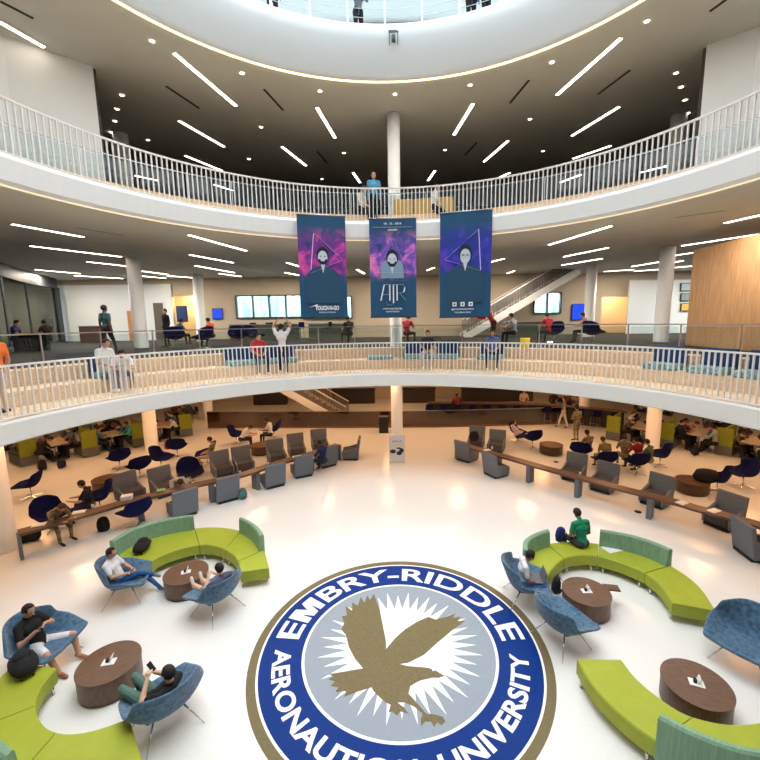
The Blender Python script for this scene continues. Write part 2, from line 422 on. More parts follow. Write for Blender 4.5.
# ------------------------------------------------------------------ ceiling fittings
def lin_light(pa, pb, z, label, group):
    a = P(*pa, z); b = P(*pb, z); a.z = b.z = z-.03
    d = b-a; L = min(max(d.length, .3), 9); c = (a+b)/2
    if c.y > 27: d *= 26.5/c.y; L = min(L, d.length); c *= 26.5/c.y
    root = empty('linear_light', (c.x, c.y, z-.004), math.atan2(d.y, d.x), label, 'light', group)
    hs = MB().box((0, 0, -.015), (L+.04, .15, .03)).build('housing', rail, root)
    MB().box((0, 0, -.034), (L, .11, .008)).build('diffuser', lampM, hs)
L3L = [((0, 21), (44, 46)), ((174, 52), (236, 105)), ((179, 120), (224, 146)), ((317, 107), (335, 137)), ((282, 146), (306, 165)), ((353, 172), (360, 182)), ((185, 155), (222, 170)), ((135, 175), (158, 180)), ((214, 184), (233, 190))]
L3R = [((557, 94), (621, 37)), ((572, 135), (619, 106)), ((454, 134), (473, 103)), ((484, 161), (508, 140)), ((428, 180), (435, 170)), ((573, 158), (611, 145)), ((560, 182), (581, 174)), ((640, 172), (668, 165)), ((497, 178), (510, 172))]
L2L = [((12, 223), (83, 236)), ((30, 245), (121, 256)), ((87, 261), (140, 267)), ((35, 269), (80, 273)), ((74, 275), (123, 278)), ((142, 270.5), (168, 274)), ((142, 281), (166, 283)), ((167, 277), (193, 279)), ((189, 234), (246, 250)), ((190, 254), (233, 262)), ((195, 265), (234, 272)), ((219, 273), (241, 276)), ((287, 262), (300, 266)), ((285, 272), (300, 275)), ((357, 269), (364, 273))]
L2R = [((549, 244), (611, 225)), ((564, 256), (608, 247)), ((562, 264.5), (602, 258)), ((682, 245), (760, 233)), ((725, 222), (760, 214)), ((632, 266), (661, 261)), ((673, 255), (693, 252)), ((673, 262), (683, 260)), ((604, 271), (634, 269)), ((634, 274), (660, 272)), ((675, 267), (692, 265.5)), ((488, 262), (504, 258)), ((427, 270), (434, 267)), ((507, 284), (514, 282))]
for nm, lst, z in (('upper level ceiling, left half', L3L, 14.1), ('upper level ceiling, right half', L3R, 14.1), ('middle level ceiling, left half', L2L, 8.95), ('middle level ceiling, right half', L2R, 8.95)):
    lst = sorted(lst, key=lambda q: q[0][0]+q[1][0])
    for i, (a, b) in enumerate(lst):
        lin_light(a, b, z, f'slim white linear light in the {nm}, {ORD[i]} from the left', f'linear lights of the {nm}')
def down(px, py, z, label, group, st={}):
    p = P(px, py, z)
    if 'o' not in st:
        root = empty('downlight', (0, 0, 0), 0, label, 'light', group)
        MB().lathe([(.07, -.005), (.12, -.008), (.12, 0)], n=16).build('trim_ring', rail, root)
        MB().lathe([(0, -.004), (.085, -.004)], n=16).build('lamp', coolLamp, root.children[0] if root.children else root); st['o'] = root; o = root
    else: o = dup(st['o'], (0, 0, 0), 0, label, group)
    o['group'] = group
    if p.y > 27: p *= 26.8/p.y
    o.location = (p.x, p.y, z-.003)
D3 = [(152, 41), (242, 73), (320, 91), (122, 95), (117, 109), (115, 121), (111, 132), (261, 127), (249, 159), (148, 140), (344, 153), (322, 179), (395, 94), (470, 85), (552, 62), (647, 21), (530, 119), (445, 150), (543, 151), (676, 73), (681, 87), (685, 100), (688, 113)]
D2 = [(54, 213), (166, 230), (143, 246), (25, 254), (160, 261), (252, 239), (631, 220), (543, 232), (658, 235), (640, 252), (525, 252), (119, 282), (152, 286), (650, 278)]
for nm, l, z in (('upper', D3, 14.1), ('middle', D2, 8.95)):
    for i, (a, b) in enumerate(sorted(l)):
        down(a, b, z, f'round downlight in the {nm} level ceiling, {ORD[i]} from the left' if i < 24 else '', f'{nm} level downlights')
slots = [((166, 86), (199, 108)), ((264, 89), (283, 110)), ((0, 1), (33, 18)), ((317, 151), (327, 163)), ((510, 103), (529, 80)), ((598, 94), (630, 70)), ((710, 11), (728, -2)), ((465, 155), (477, 142))]
slots.sort()
for i, (a, b) in enumerate(slots):
    p = P(*a, 14.1); q = P(*b, 14.1); p.z = q.z = 14.09
    tag(MB().bar(p, q, .07, .02).build('slot_diffuser', blackP), f'thin black air slot in the upper level ceiling, {ORD[i]} from the left', 'vent', 'ceiling air slots')
s2l = [((75, 227), (125, 235)), ((675, 217), (725, 210))]
for i, (a, b) in enumerate(s2l):
    p = P(*a, 8.95); q = P(*b, 8.95); p.z = q.z = 8.94
    tag(MB().bar(p, q, .05, .02).build('slot_diffuser', blackP), f'thin dark air slot in the {["left", "right"][i]} half of the middle level ceiling', 'vent')

# ------------------------------------------------------------------ lights
def area(loc, size, power, col, name='room or fill lamp', rot=(0, 0, 0), shape='DISK'):
    l = bpy.data.lights.new(name, 'AREA'); l.shape = shape; l.size = size; l.energy = power; l.color = col
    o = bpy.data.objects.new('ceiling_or_fill_lamp', l); COL.objects.link(o); o.location = loc; o.rotation_euler = rot; return o
LAMPS = []
warm = (1, .52, .24)
for i in range(13):
    a = math.radians(-84+14*i)
    for R in (10.6, 15.0, 20.0):
        x, y = R*math.sin(a), YC+R*math.cos(a)
        if abs(x) > 25 or y > 29.5: continue
        if R > 16 and i % 2: continue
        LAMPS.append((x, y, 3.76, .9, 22 if R < 12 else 50, warm))
for x in (-20, -14, -7, 0, 7, 14, 20):
    LAMPS.append((x, 24.5, 8.9, .5, 180, (1, .86, .68)))  # fill lamps added to brighten the back zone of level two
for x in (-22, -16, 19, 23):
    LAMPS.append((x, 22, 8.9, .5, 260, (.85, .94, 1)))  # cool fill lamps added near the level two end walls
for i in range(9):
    a = math.radians(-80+20*i); x, y = 11.6*math.sin(a), YC+11.6*math.cos(a); LAMPS.append((x, y, 8.9, .5, 120, (1, .92, .82)))  # extra fill lamps ringed around level two for the oak box and walls
for i in range(6):
    a = math.radians(-65+26*i); x, y = 9.3*math.sin(a), YC+9.3*math.cos(a); LAMPS.append((x, y, 14.05, .5, 70, (1, .96, .9)))  # extra fill lamps brightening the upper level walls
for i, (x, y, z, s, e, c) in enumerate(LAMPS): area((x, y, z), s, e, c)
area((kit[0]+1, 29.0, 8.5), .6, 160, (1, .75, .4)); area((corr[0]+1, 29.0, 8.5), .6, 160, (1, .7, .4))
for x in (-10.5, -7, -3.5, 0, 9, 12): area((x, 29.6, 8.6), .8, 300, (.8, .95, 1))  # added cool lamps standing in for daylight behind the windows
w = bpy.data.worlds.new('world'); S.world = w; w.use_nodes = True
bg = w.node_tree.nodes['Background']; bg.inputs[0].default_value = (.88, .95, 1, 1); bg.inputs[1].default_value = 3.0
sl = bpy.data.lights.new('sun', 'SUN'); sl.energy = 2.5; sl.angle = math.radians(70); sl.color = (1, 1, 1)
so = bpy.data.objects.new('sun', sl); COL.objects.link(so); so.location = (0, 6, 30); so.rotation_euler = (math.radians(4), math.radians(4), 0)

#@@PART2
# ------------------------------------------------------------------ floor medallion
MC = Vector((.11, 6.79))
med = empty('floor_medallion', (MC.x, MC.y, 0), 0, 'large round blue and gold floor seal with an eagle in the middle of the atrium', 'floor seal')
def disc(r0, r1, z, m, name):
    mb = MB(); mb.lathe([(r0, z), (r1, z), (r1, 0)], n=128, smooth=False) if r0 == 0 else mb.lathe([(r0, 0), (r0, z), (r1, z), (r1, 0)], n=128, smooth=False)
    return mb.build(name, m, med, fix=True)
disc(0, 2.705, .002, gold, 'gold_ring'); disc(0, 2.555, .004, whiteT, 'outer_white_ring'); disc(0, 2.515, .006, blueT, 'blue_ring')
disc(0, 1.785, .008, whiteT, 'inner_white_ring'); disc(0, 1.735, .010, silver, 'silver_field')
def up(me):
    bm = bmesh.new(); bm.from_mesh(me); bm.normal_update()
    for f in bm.faces:
        f.normal_update()
        if f.normal.z < 0: f.normal_flip()
    bm.to_mesh(me); bm.free()
def flat(poly, z, m, name, parent, th=.002):
    tri = tessellate_polygon([[Vector((x, y, 0)) for x, y in poly]])
    me = bpy.data.meshes.new(name); me.from_pydata([(x, y, z) for x, y in poly], [], [tuple(t) for t in tri]); me.materials.append(m); up(me)
    o = bpy.data.objects.new(name, me); COL.objects.link(o); o.parent = parent; return o
star = []
ns = 40
for i in range(ns*2):
    t = 2*PI*i/(ns*2); r = (1.52 if (i//2) % 2 else 1.42) if i % 2 == 0 else .98
    star.append((r*math.sin(t), r*math.cos(t)))
flat(star, .012, whiteT, 'starburst', med)
eg = [(474, 266), (456, 255), (440, 249), (420, 247), (395, 245), (380, 241), (398, 238), (430, 222), (460, 195), (490, 170), (517, 150), (502, 150), (508, 140), (492, 144), (497, 133), (480, 140), (470, 143), (455, 147), (440, 141), (415, 152), (390, 168), (370, 186), (358, 200), (351, 209), (350, 190), (345, 165), (338, 130), (325, 92), (317, 106), (311, 96), (305, 112), (297, 99), (291, 118), (279, 110), (279, 128), (265, 119), (268, 138), (257, 139), (262, 155), (256, 168), (266, 180), (272, 205), (285, 230), (302, 250), (262, 257), (230, 262), (240, 268), (228, 273), (243, 278), (233, 287), (250, 290), (244, 300), (266, 298), (262, 310), (285, 301), (320, 290), (324, 298), (336, 310), (350, 322), (360, 327), (356, 344), (364, 340), (374, 350), (380, 341), (398, 345), (388, 332), (374, 322), (390, 322), (410, 331), (428, 346), (424, 358), (424, 372), (434, 362), (446, 363), (452, 374), (458, 364), (468, 370), (476, 362), (470, 352), (452, 347), (436, 346), (418, 326), (398, 303), (402, 287), (422, 276), (448, 270), (462, 270)]
ep = [P(x/2.1111+220, y/2.1111+550, .012) for x, y in eg]
flat([(p.x-MC.x, p.y-MC.y) for p in ep], .014, gold, 'eagle', med)
ee = P(450/2.1111+220, 254/2.1111+550, .012)
flat([(ee.x-MC.x+.02*math.cos(t), ee.y-MC.y+.02*math.sin(t)) for t in [PI*k/5 for k in range(10)]], .016, whiteT, 'eagle_eye', med)
def text_mesh(body, bold=.02):
    me = text_mesh0(body, bold)
    if body[1:2] != 'M' or bold <= 0: return me
    w0 = max(v.co.x for v in text_mesh0(body[:1], bold).vertices); w1 = max(v.co.x for v in text_mesh0(body[:2], bold).vertices)+.001
    bm = bmesh.new(); bm.from_mesh(me)
    vs = [v for v in bm.verts if w0+.001 < v.co.x <= w1]; a, b = min(v.co.x for v in vs), max(v.co.x for v in vs); lo, H = min(v.co.y for v in vs), max(v.co.y for v in vs)
    bmesh.ops.delete(bm, geom=vs, context='VERTS'); q = .17; m = (a+b)/2
    poly = [(a, lo), (a, H), (a+q*1.45, H), (m, .34), (b-q*1.45, H), (b, H), (b, lo), (b-q, lo), (b-q, H*.60), (m+.085, lo), (m-.085, lo), (a+q, H*.60), (a+q, lo)]
    vv = [bm.verts.new((x, y, 0)) for x, y in poly]
    for t in tessellate_polygon([[Vector((x, y, 0)) for x, y in poly]]):
        f = bm.faces.new([vv[i] for i in t]); f.normal_update()
        if f.normal.z < 0: f.normal_flip()
    bm.to_mesh(me); bm.free(); return me
def text_mesh0(body, bold=.02, res=4, ext=0):
    cu = bpy.data.curves.new('t', 'FONT'); cu.body = body; cu.size = 1; cu.offset = bold; cu.resolution_u = res; cu.extrude = ext
    o = bpy.data.objects.new('t', cu); COL.objects.link(o); dg = bpy.context.evaluated_depsgraph_get(); dg.update()
    me = bpy.data.meshes.new_from_object(o.evaluated_get(dg)); bpy.data.objects.remove(o); return me
def arc_text(body, t0, t1, rin, rout, z, m, name, parent, top=True, bold=.03):
    me = text_mesh(body, bold)
    bm = bmesh.new(); bm.from_mesh(me)
    bmesh.ops.remove_doubles(bm, verts=bm.verts, dist=1e-5)
    bm.normal_update(); up_a = sum(f.calc_area() for f in bm.faces if f.normal.z > 0); dn_a = sum(f.calc_area() for f in bm.faces if f.normal.z <= 0)
    bmesh.ops.delete(bm, geom=[f for f in bm.faces if (f.normal.z > 0) != (up_a > dn_a)], context='FACES')
    wx = max(v.co.x for v in bm.verts); x = .08
    while x < wx:
        bmesh.ops.bisect_plane(bm, geom=bm.verts[:]+bm.edges[:]+bm.faces[:], plane_co=(x, 0, 0), plane_no=(1, 0, 0)); x += .08
    bmesh.ops.triangulate(bm, faces=bm.faces[:])
    bm.to_mesh(me); bm.free()
    xs = [v.co.x for v in me.vertices]; ys = [v.co.y for v in me.vertices]; x0, x1, y0, y1 = min(xs), max(xs), min(ys), max(ys)
    for v in me.vertices:
        t = t0+(v.co.x-x0)/(x1-x0)*(t1-t0); k = (v.co.y-y0)/(y1-y0)
        r = rin+k*(rout-rin) if top else rout-k*(rout-rin)
        v.co = (r*math.sin(t), r*math.cos(t), z)
    up(me)
    me.name = name; me.materials.clear(); me.materials.append(m)
    o = bpy.data.objects.new(name, me); COL.objects.link(o); o.parent = parent
    return o
def medang(px, py):
    p = P(px, py, 0); return math.atan2(p.x-MC.x, p.y-MC.y)
arc_text('EMBRY-RIDDLE', medang(276, 638), medang(524, 640), 1.93, 2.38, .0085, whiteT, 'lettering', med, True, .02)
a0 = medang(277, 650); a1 = medang(528, 655)
arc_text('AERONAUTICAL UNIVERSITY', a0 if a0 < 0 else a0-2*PI, a1-2*PI, 1.98, 2.30, .0085, whiteT, 'lettering', med, False, .03)

# ------------------------------------------------------------------ banners
def flat_text(body, cx, cz, w, h, y, m, parent, bold=.02, name='lettering'):
    me = text_mesh(body, bold); xs = [v.co.x for v in me.vertices]; ys = [v.co.y for v in me.vertices]
    x0, x1, y0, y1 = min(xs), max(xs), min(ys), max(ys)
    for v in me.vertices: v.co = (cx+((v.co.x-x0)/(x1-x0)-.5)*w, y, cz+((v.co.y-y0)/(y1-y0)-.5)*h)
    me.name = name; me.materials.clear(); me.materials.append(m)
    o = bpy.data.objects.new(name, me); COL.objects.link(o); o.parent = parent; return o
def poly_y(poly, y, m, name, parent):
    bm = bmesh.new(); f = bm.faces.new([bm.verts.new((x, y, z)) for x, z in poly]); bmesh.ops.triangulate(bm, faces=[f])
    me = bpy.data.meshes.new(name); bm.to_mesh(me); bm.free(); me.materials.append(m)
    o = bpy.data.objects.new(name, me); COL.objects.link(o); o.parent = parent; return o
def ell(cx, cz, a, b, n=24, t0=0, t1=2*PI): return [(cx+a*math.cos(t0+(t1-t0)*i/n), cz+b*math.sin(t0+(t1-t0)*i/n)) for i in range(n+(0 if t1-t0 > 6.2 else 1))]
def banner_mat(name, c1, c2):
    m = bpy.data.materials.new(name); m.use_nodes = True; n = m.node_tree.nodes; L = m.node_tree.links; b = n['Principled BSDF']
    b.inputs['Roughness'].default_value = .7
    tc = n.new('ShaderNodeTexCoord'); nz = n.new('ShaderNodeTexNoise'); nz.inputs['Scale'].default_value = 2.2; nz.inputs['Detail'].default_value = 6; nz.inputs['Distortion'].default_value = .8
    L.new(tc.outputs['Object'], nz.inputs['Vector'])
    r = n.new('ShaderNodeValToRGB'); e = r.color_ramp.elements
    e[0].position = .3; e[0].color = lin((30, 60, 120)); e[1].position = .62; e[1].color = lin(c2); q = e.new(.48); q.color = lin(c1)
    L.new(nz.outputs['Fac'], r.inputs[0])
    sp = n.new('ShaderNodeSeparateXYZ'); L.new(tc.outputs['Object'], sp.inputs[0])
    r2 = n.new('ShaderNodeValToRGB'); f = r2.color_ramp.elements
    f[0].position = .38; f[0].color = (0, 0, 0, 1); f[1].position = .48; f[1].color = (1, 1, 1, 1)
    a = f.new(.74); a.color = (1, 1, 1, 1); a = f.new(.90); a.color = (0, 0, 0, 1)
    mr = n.new('ShaderNodeMapRange'); mr.inputs['From Min'].default_value = -3.3; mr.inputs['From Max'].default_value = 0
    L.new(sp.outputs['Z'], mr.inputs['Value']); L.new(mr.outputs[0], r2.inputs[0])
    mx = n.new('ShaderNodeMix'); mx.data_type = 'RGBA'; mx.inputs[6].default_value = lin((22, 78, 116)); L.new(r2.outputs[0], mx.inputs[0]); L.new(r.outputs[0], mx.inputs[7])
    L.new(mx.outputs[2], b.inputs['Base Color']); return m
faceM = mat('printed face', (200, 214, 224), .7); hairM = mat('printed dark', (18, 30, 46), .7); shirtM = mat('printed navy shirt', (30, 74, 106), .7); lineM = mat('printed pale line', (225, 215, 245), .7)
shirtP = mat('printed pale shirt', (130, 160, 185), .7)
def banner(pxl, pxr, pyt, pyb, kind, label):
    # the banners hang just inside the upper balcony edge
    yb_ = 14.2 if kind == 1 else 13.72
    a = Yx(pxl, pyt, yb_); b = Yx(pxr, pyb, yb_); W_ = b.x-a.x; top = a.z; H = a.z-b.z
    root = empty('banner', ((a.x+b.x)/2, yb_, top), {0: .27, 1: 0, 2: -.27}[kind], label, 'banner')
    m = MB(); n = 12
    vs = []
    for i in range(n+1):
        x = -W_/2+W_*i/n
        for z in (0, -H): vs.append((x, .012*math.sin(i*.9), z))
    fs = [(2*i, 2*i+1, 2*i+3, 2*i+2) for i in range(n)]
    k = len(vs); vs += [(x, y+.012, z) for x, y, z in vs]; fs += [(2*i+k, 2*i+2+k, 2*i+3+k, 2*i+1+k) for i in range(n)]+[(0, 1, 1+k, k), (2*n, 2*n+k, 2*n+1+k, 2*n+1)]
    m.add(vs, fs, 0, False)
    cols_ = {0: ((130, 40, 150), (226, 80, 170)), 1: ((120, 80, 190), (236, 130, 200)), 2: ((30, 50, 170), (90, 60, 190))}[kind]
    m.build('fabric_print', banner_mat('banner print %d' % kind, *cols_), root)
    MB().tube([(-W_/2-.03, .006, .02), (W_/2+.03, .006, .02)], .022).build('top_pole', steel, root)
    MB().tube([(-W_/2-.02, .006, -H-.01), (W_/2+.02, .006, -H-.01)], .018).build('bottom_pole', blackP, root)
    for s in (-1, 1): MB().tube([(s*W_*.4, .01, .02), (s*W_*.4, .12, .16)], .008, 6).build('hanger_cord', steel, root)
    y = -.02
    def X(u): return (u-.5)*W_
    def Z(v): return -v*H
    tri = {0: [(.33, .17), (.93, .42), (.24, .56)], 1: [(.5, .19), (.82, .54), (.16, .54)], 2: [(.75, .17), (.1, .44), (.8, .56)]}[kind]
    t = MB()
    for i in range(3):
        p, q = tri[i], tri[(i+1) % 3]; t.bar((X(p[0]), y, Z(p[1])), (X(q[0]), y, Z(q[1])), .022, .004)
    t.build('triangle_outline', lineM, root)
    # figure
    hx, hz = {0: (.5, .39), 1: (.48, .40), 2: (.5, .40)}[kind]; sc = W_/1.7
    if kind == 1: poly_y(ell(X(hx), Z(.5), .42*sc, .36*sc, t0=0, t1=PI)+[(X(hx)-.42*sc, Z(.6)), (X(hx)+.42*sc, Z(.6))], y-.004, shirtP, 'portrait_shirt', root)
    else:
        sh = [(X(hx)-.62*sc, Z(.86)), (X(hx)-.60*sc, Z(.58)), (X(hx)-.42*sc, Z(.525)), (X(hx)-.12*sc, Z(.49)), (X(hx)+.12*sc, Z(.49)), (X(hx)+.42*sc, Z(.525)), (X(hx)+.60*sc, Z(.58)), (X(hx)+.62*sc, Z(.86))]
        poly_y(sh, y-.004, shirtM, 'portrait_shirt', root)
    poly_y([(X(hx)-.08*sc, Z(.47)), (X(hx)+.08*sc, Z(.47)), (X(hx), Z(.56))], y-.006, faceM, 'portrait_neck', root)
    poly_y(ell(X(hx), Z(hz)+.02, .215*sc, .30*sc), y-.007, hairM, 'portrait_hair', root)
    fc = poly_y(ell(X(hx), Z(hz)-.05, .17*sc, .24*sc), y-.008, faceM, 'portrait_face', root)
    for s in (-1, 1): poly_y(ell(X(hx)+s*.07*sc, Z(hz)-.01, .035*sc, .016*sc, 10), y-.010, hairM, 'portrait_eye', fc)
    if kind < 2: poly_y(ell(X(hx), Z(hz)-.10, .16*sc, .19*sc, 20, PI, 2*PI), y-.009, hairM, 'portrait_beard', fc); poly_y(ell(X(hx), Z(hz)-.12, .09*sc, .05*sc, 12), y-.011, faceM, 'portrait_mouth', fc)
    if kind == 2:
        g = MB()
        for s in (-1, 1): g.bar((X(hx)+s*.03*sc, y-.012, Z(hz)-.01), (X(hx)+s*.13*sc, y-.012, Z(hz)-.01), .05*sc, .003)
        g.build('portrait_glasses', hairM, fc)
    wm = mat('printed white', (240, 244, 248), .6)
    if kind == 0:
        flat_text('TOUCH-N-GO', X(.56), Z(.905), .86*sc, .16*sc, y-.01, wm, root, .04)
        poly_y([(X(.17), Z(.90)), (X(.36), Z(.865)), (X(.35), Z(.91)), (X(.30), Z(.885))], y-.01, wm, 'arrow_mark', root)
        flat_text('PRODUCTIONS', X(.56), Z(.95), .6*sc, .05*sc, y-.01, wm, root, .01)
    if kind == 1:
        flat_text('10 . 12 . 2019', X(.5), Z(.05), .62*sc, .07*sc, y-.01, wm, root, .02)
        MB().bar((X(.08), y-.01, Z(.085)), (X(.92), y-.01, Z(.085)), .012, .004).build('rule_line', wm, root)
        flat_text('CONCERT', X(.5), Z(.112), .36*sc, .06*sc, y-.01, wm, root, .03)
        l = MB(); c_ = X(.5); q = .045*sc; b0, t0 = Z(.83), Z(.665)
        def st(p, r): l.bar((c_+p[0]*sc*1.12, y-.012, b0+(t0-b0)*p[1]), (c_+r[0]*sc*1.12, y-.012, b0+(t0-b0)*r[1]), q, .004)
        st((-.42, 0), (-.30, 1)); st((-.30, 1), (-.12, 1)); st((-.12, 1), (-.12, 0)); st((-.38, .38), (-.12, .38))
        st((.0, 1), (.0, -.15)); st((.0, -.15), (-.06, -.28)); st((-.06, -.28), (-.2, -.28)); st((-.2, -.28), (-.24, -.1))
        st((.12, 0), (.12, 1)); st((.0, 1), (.32, 1)); st((.32, 1), (.38, .82)); st((.38, .82), (.34, .52)); st((.34, .52), (.14, .45)); st((.22, .45), (.40, 0))
        l.build('band_monogram', wm, root)
        flat_text('ACTIVITIES CENTER', X(.48), Z(.915), .72*sc, .05*sc, y-.01, wm, root, .02); flat_text('TICKETS ONLINE', X(.48), Z(.945), .5*sc, .045*sc, y-.01, wm, root, .02)
    if kind == 2:
        for i in range(3): MB().box((X(.3)+i*.27*sc, y-.01, Z(.875)), (.14*sc, .004, .14*sc)).build('social_icon', wm, root)
        for i in range(3): poly_y(ell(X(.3)+i*.27*sc, Z(.875), .035*sc, .035*sc, 10), y-.014, shirtM, 'icon_mark', root)
        flat_text('@TOUCHNGOPRO', X(.46), Z(.925), .75*sc, .06*sc, y-.01, wm, root, .03); flat_text('TNG.ERAU.EDU', X(.46), Z(.955), .55*sc, .045*sc, y-.01, wm, root, .02)
    return root
banner(297, 348, 216, 317, 0, 'left hanging banner with a bearded man over a pink and blue nebula')
banner(369, 416.5, 219, 316.5, 1, 'middle hanging banner with a large three letter monogram under a pale shirted man')
banner(440, 489.5, 212, 316.5, 2, 'right hanging banner with a man in glasses and three small white icons')
# poster stand at the central column
ps = P(397, 462, 0)
root = empty('poster_stand', (ps.x, ps.y, 0), 0, 'white poster stand with dark printed figures in front of the central column', 'poster stand')
MB().box((0, .0, .62), (.68, .05, 1.14)).build('poster_board', white, root, bevel=.005)
MB().box((0, .02, .025), (.72, .3, .05)).build('base', rail, root)
pm = mat('poster ink', (40, 46, 70), .6)
for i, (x, z, a, b) in enumerate([(-.17, .48, .13, .09), (.1, .4, .12, .09), (.2, .52, .1, .1), (.08, .62, .1, .035)]): poly_y(ell(x, z, a, b, 12), -.03, pm, 'printed_figure', root)
flat_text('JOIN US', 0, .92, .4, .06, -.03, pm, root, .02)
# restroom or safety pictogram on the top fascia
pf = Yx(393.5, 39, YC+7.12)
root = empty('fascia_sign', (pf.x, YC+7.13, pf.z), 0, 'small dark framed pictogram on the top white fascia', 'sign')
m = MB(); m.box((0, -.06, .18), (.30, .02, .07)); m.box((-.13, -.06, 0), (.025, .02, .4)); m.box((.13, -.06, 0), (.025, .02, .4)); m.build('frame', mat('sign grey', (90, 100, 105)), root)
m = MB(); m.lathe([(0, -.1), (.06, -.1), (.06, .08), (0, .12)], (0, -.06, 0), 10); m.build('symbol', mat('sign grey', (90, 100, 105)), root)

# ------------------------------------------------------------------ furniture prototypes
def shell_mesh(W=1.05, top=.82, seatz=.40, depth=.86, nu=12, nv=12, wing=.16, side=.20):
    prof = [(0, .47, .06), (.08, .44, .02), (.3, .18, -.03), (.5, -.10, -.06), (.62, -.25, .0), (.75, -.33, .16), (1, -.47, top-seatz)]
    def pr(v):
        for (a, ya, za), (b, yb_, zb) in zip(prof[:-1], prof[1:]):
            if v <= b+1e-9:
                t = (v-a)/(b-a); return ya+(yb_-ya)*t, za+(zb-za)*t
        return prof[-1][1:]
    vs = []
    for j in range(nv+1):
        for i in range(nu+1):
            u = -1+2*i/nu; v0 = j/nv
            v = .5+(v0-.5)*(1-.16*abs(u)**3)
            y, z = pr(v); w = W/2*(.80+.20*math.sin(PI*min(1, v*1.05)))
            x = u*w; au = abs(u)**2.4
            z += side*au*math.exp(-((v-.5)/.30)**2); y += wing*au*max(0, v-.35)*1.2
            y *= depth/.9
            vs.append((x, y, seatz+z))
    fs = [(j*(nu+1)+i, j*(nu+1)+i+1, (j+1)*(nu+1)+i+1, (j+1)*(nu+1)+i) for j in range(nv) for i in range(nu)]
    return vs, fs
def mk_felt():
    root = empty('felt_lounge_chair', (0, 0, 0), 0, 'x', 'armchair')
    vs, fs = shell_mesh(1.14, .95, .38, .98, wing=.36, side=.30)
    o = MB().add(vs, fs, 0, True).build('shell', felt, root, subsurf=1)
    sd = o.modifiers.new('th', 'SOLIDIFY'); sd.thickness = .05; sd.offset = -1; o.modifiers.move(1, 0)
    MB().box((0, .1, .405), (.62, .56, .08)).build('seat_cushion', felt, root, bevel=.03)
    for sx in (-1, 1):
        for sy, y0, y1 in ((1, .3, .36), (-1, -.2, -.36)):
            MB().tube([(sx*.2, y0*.6, .33), (sx*.40, y1, .0)], [.014, .009]).build('leg', chrome, root)
    return root
def mk_swivel():
    root = empty('swivel_shell_chair', (0, 0, 0), 0, 'x', 'armchair')
    vs, fs = shell_mesh(.92, .98, .42, .86, 10, 10, .26, .22)
    o = MB().add(vs, fs, 0, True).build('shell', navyF, root, subsurf=1)
    sd = o.modifiers.new('th', 'SOLIDIFY'); sd.thickness = .045; sd.offset = -1; o.modifiers.move(1, 0)
    MB().tube([(0, -.02, .03), (0, -.02, .36)], .022).build('pedestal', chrome, root)
    m = MB()
    for k in range(4):
        t = PI/4+k*PI/2; m.tube([(0, -.02, .05), (.32*math.cos(t), -.02+.32*math.sin(t), .015)], [.018, .012], 6)
    m.build('star_base', chrome, root)
    return root
def mk_tub():
    root = empty('tub_chair', (0, 0, 0), 0, 'x', 'armchair')
    MB().box((0, .05, .26), (.56, .60, .30)).build('seat', greyS, root, bevel=.03)
    M = Matrix.Translation((0, -.33, .50)) @ Matrix.Rotation(.16, 4, 'X')
    MB().box(None, (.76, .11, .86), M=M).build('backrest', greyF, root, bevel=.025)
    for s in (-1, 1):
        m = MB(); Mx = Matrix(((0, 0, s, s*.29), (1, 0, 0, 0), (0, 1, 0, 0), (0, 0, 0, 1)))
        m.prism([(-.33, .08), (.34, .08), (.36, .40), (.1, .44), (-.28, .56)], 0, .08, M=Mx); m.build('armrest', greyF, root, bevel=.02)
    MB().box((0, 0, .05), (.64, .66, .08)).build('base', blackP, root)
    return root
def mk_table(h=.42, r=.5, topm=walnut, sm=walnutD):
    def f():
        root = empty('round_coffee_table', (0, 0, 0), 0, 'x', 'table')
        MB().lathe([(0, h-.03), (r, h-.03), (r, h), (0, h)], n=48, smooth=False).build('tabletop', topm, root)
        MB().lathe([(r-.01, h-.031), (r-.01, .05), (r-.03, .05), (r-.03, h-.031)], n=48, smooth=False).build('drum', sm, root)
        MB().lathe([(0, 0), (r-.12, 0), (r-.12, .051), (0, .051)], n=32, smooth=False).build('plinth', blackP, root)
        return root
    return f
def mk_stool():
    root = empty('bar_stool', (0, 0, 0), 0, 'x', 'stool')
    MB().box((0, 0, .74), (.42, .40, .05)).build('seat', navyF, root, bevel=.02)
    MB().box((0, -.19, .93), (.42, .04, .30)).build('backrest', navyF, root, bevel=.015)
    for sx in (-1, 1):
        for sy in (-1, 1): MB().tube([(sx*.15, sy*.15, .72), (sx*.21, sy*.21, 0)], .012, 6).build('leg', chrome, root)
    m = MB()
    for a, b in (((-1, -1), (1, -1)), ((1, -1), (1, 1)), ((1, 1), (-1, 1)), ((-1, 1), (-1, -1))): m.tube([(a[0]*.19, a[1]*.19, .25), (b[0]*.19, b[1]*.19, .25)], .009, 6)
    m.build('footrest', chrome, root)
    return root
felt_chair, swivel, tub, stool = reg(mk_felt), reg(mk_swivel), reg(mk_tub), reg(mk_stool)
table = reg(mk_table(.42, .47)); table2 = reg(mk_table(.42, .5, mat('lit walnut', (92, 64, 42), .4, var=.25, vscale=8), mat('lit walnut side', (78, 54, 34), .4, var=.3, vscale=9, stretch=(8, 8, .6))))

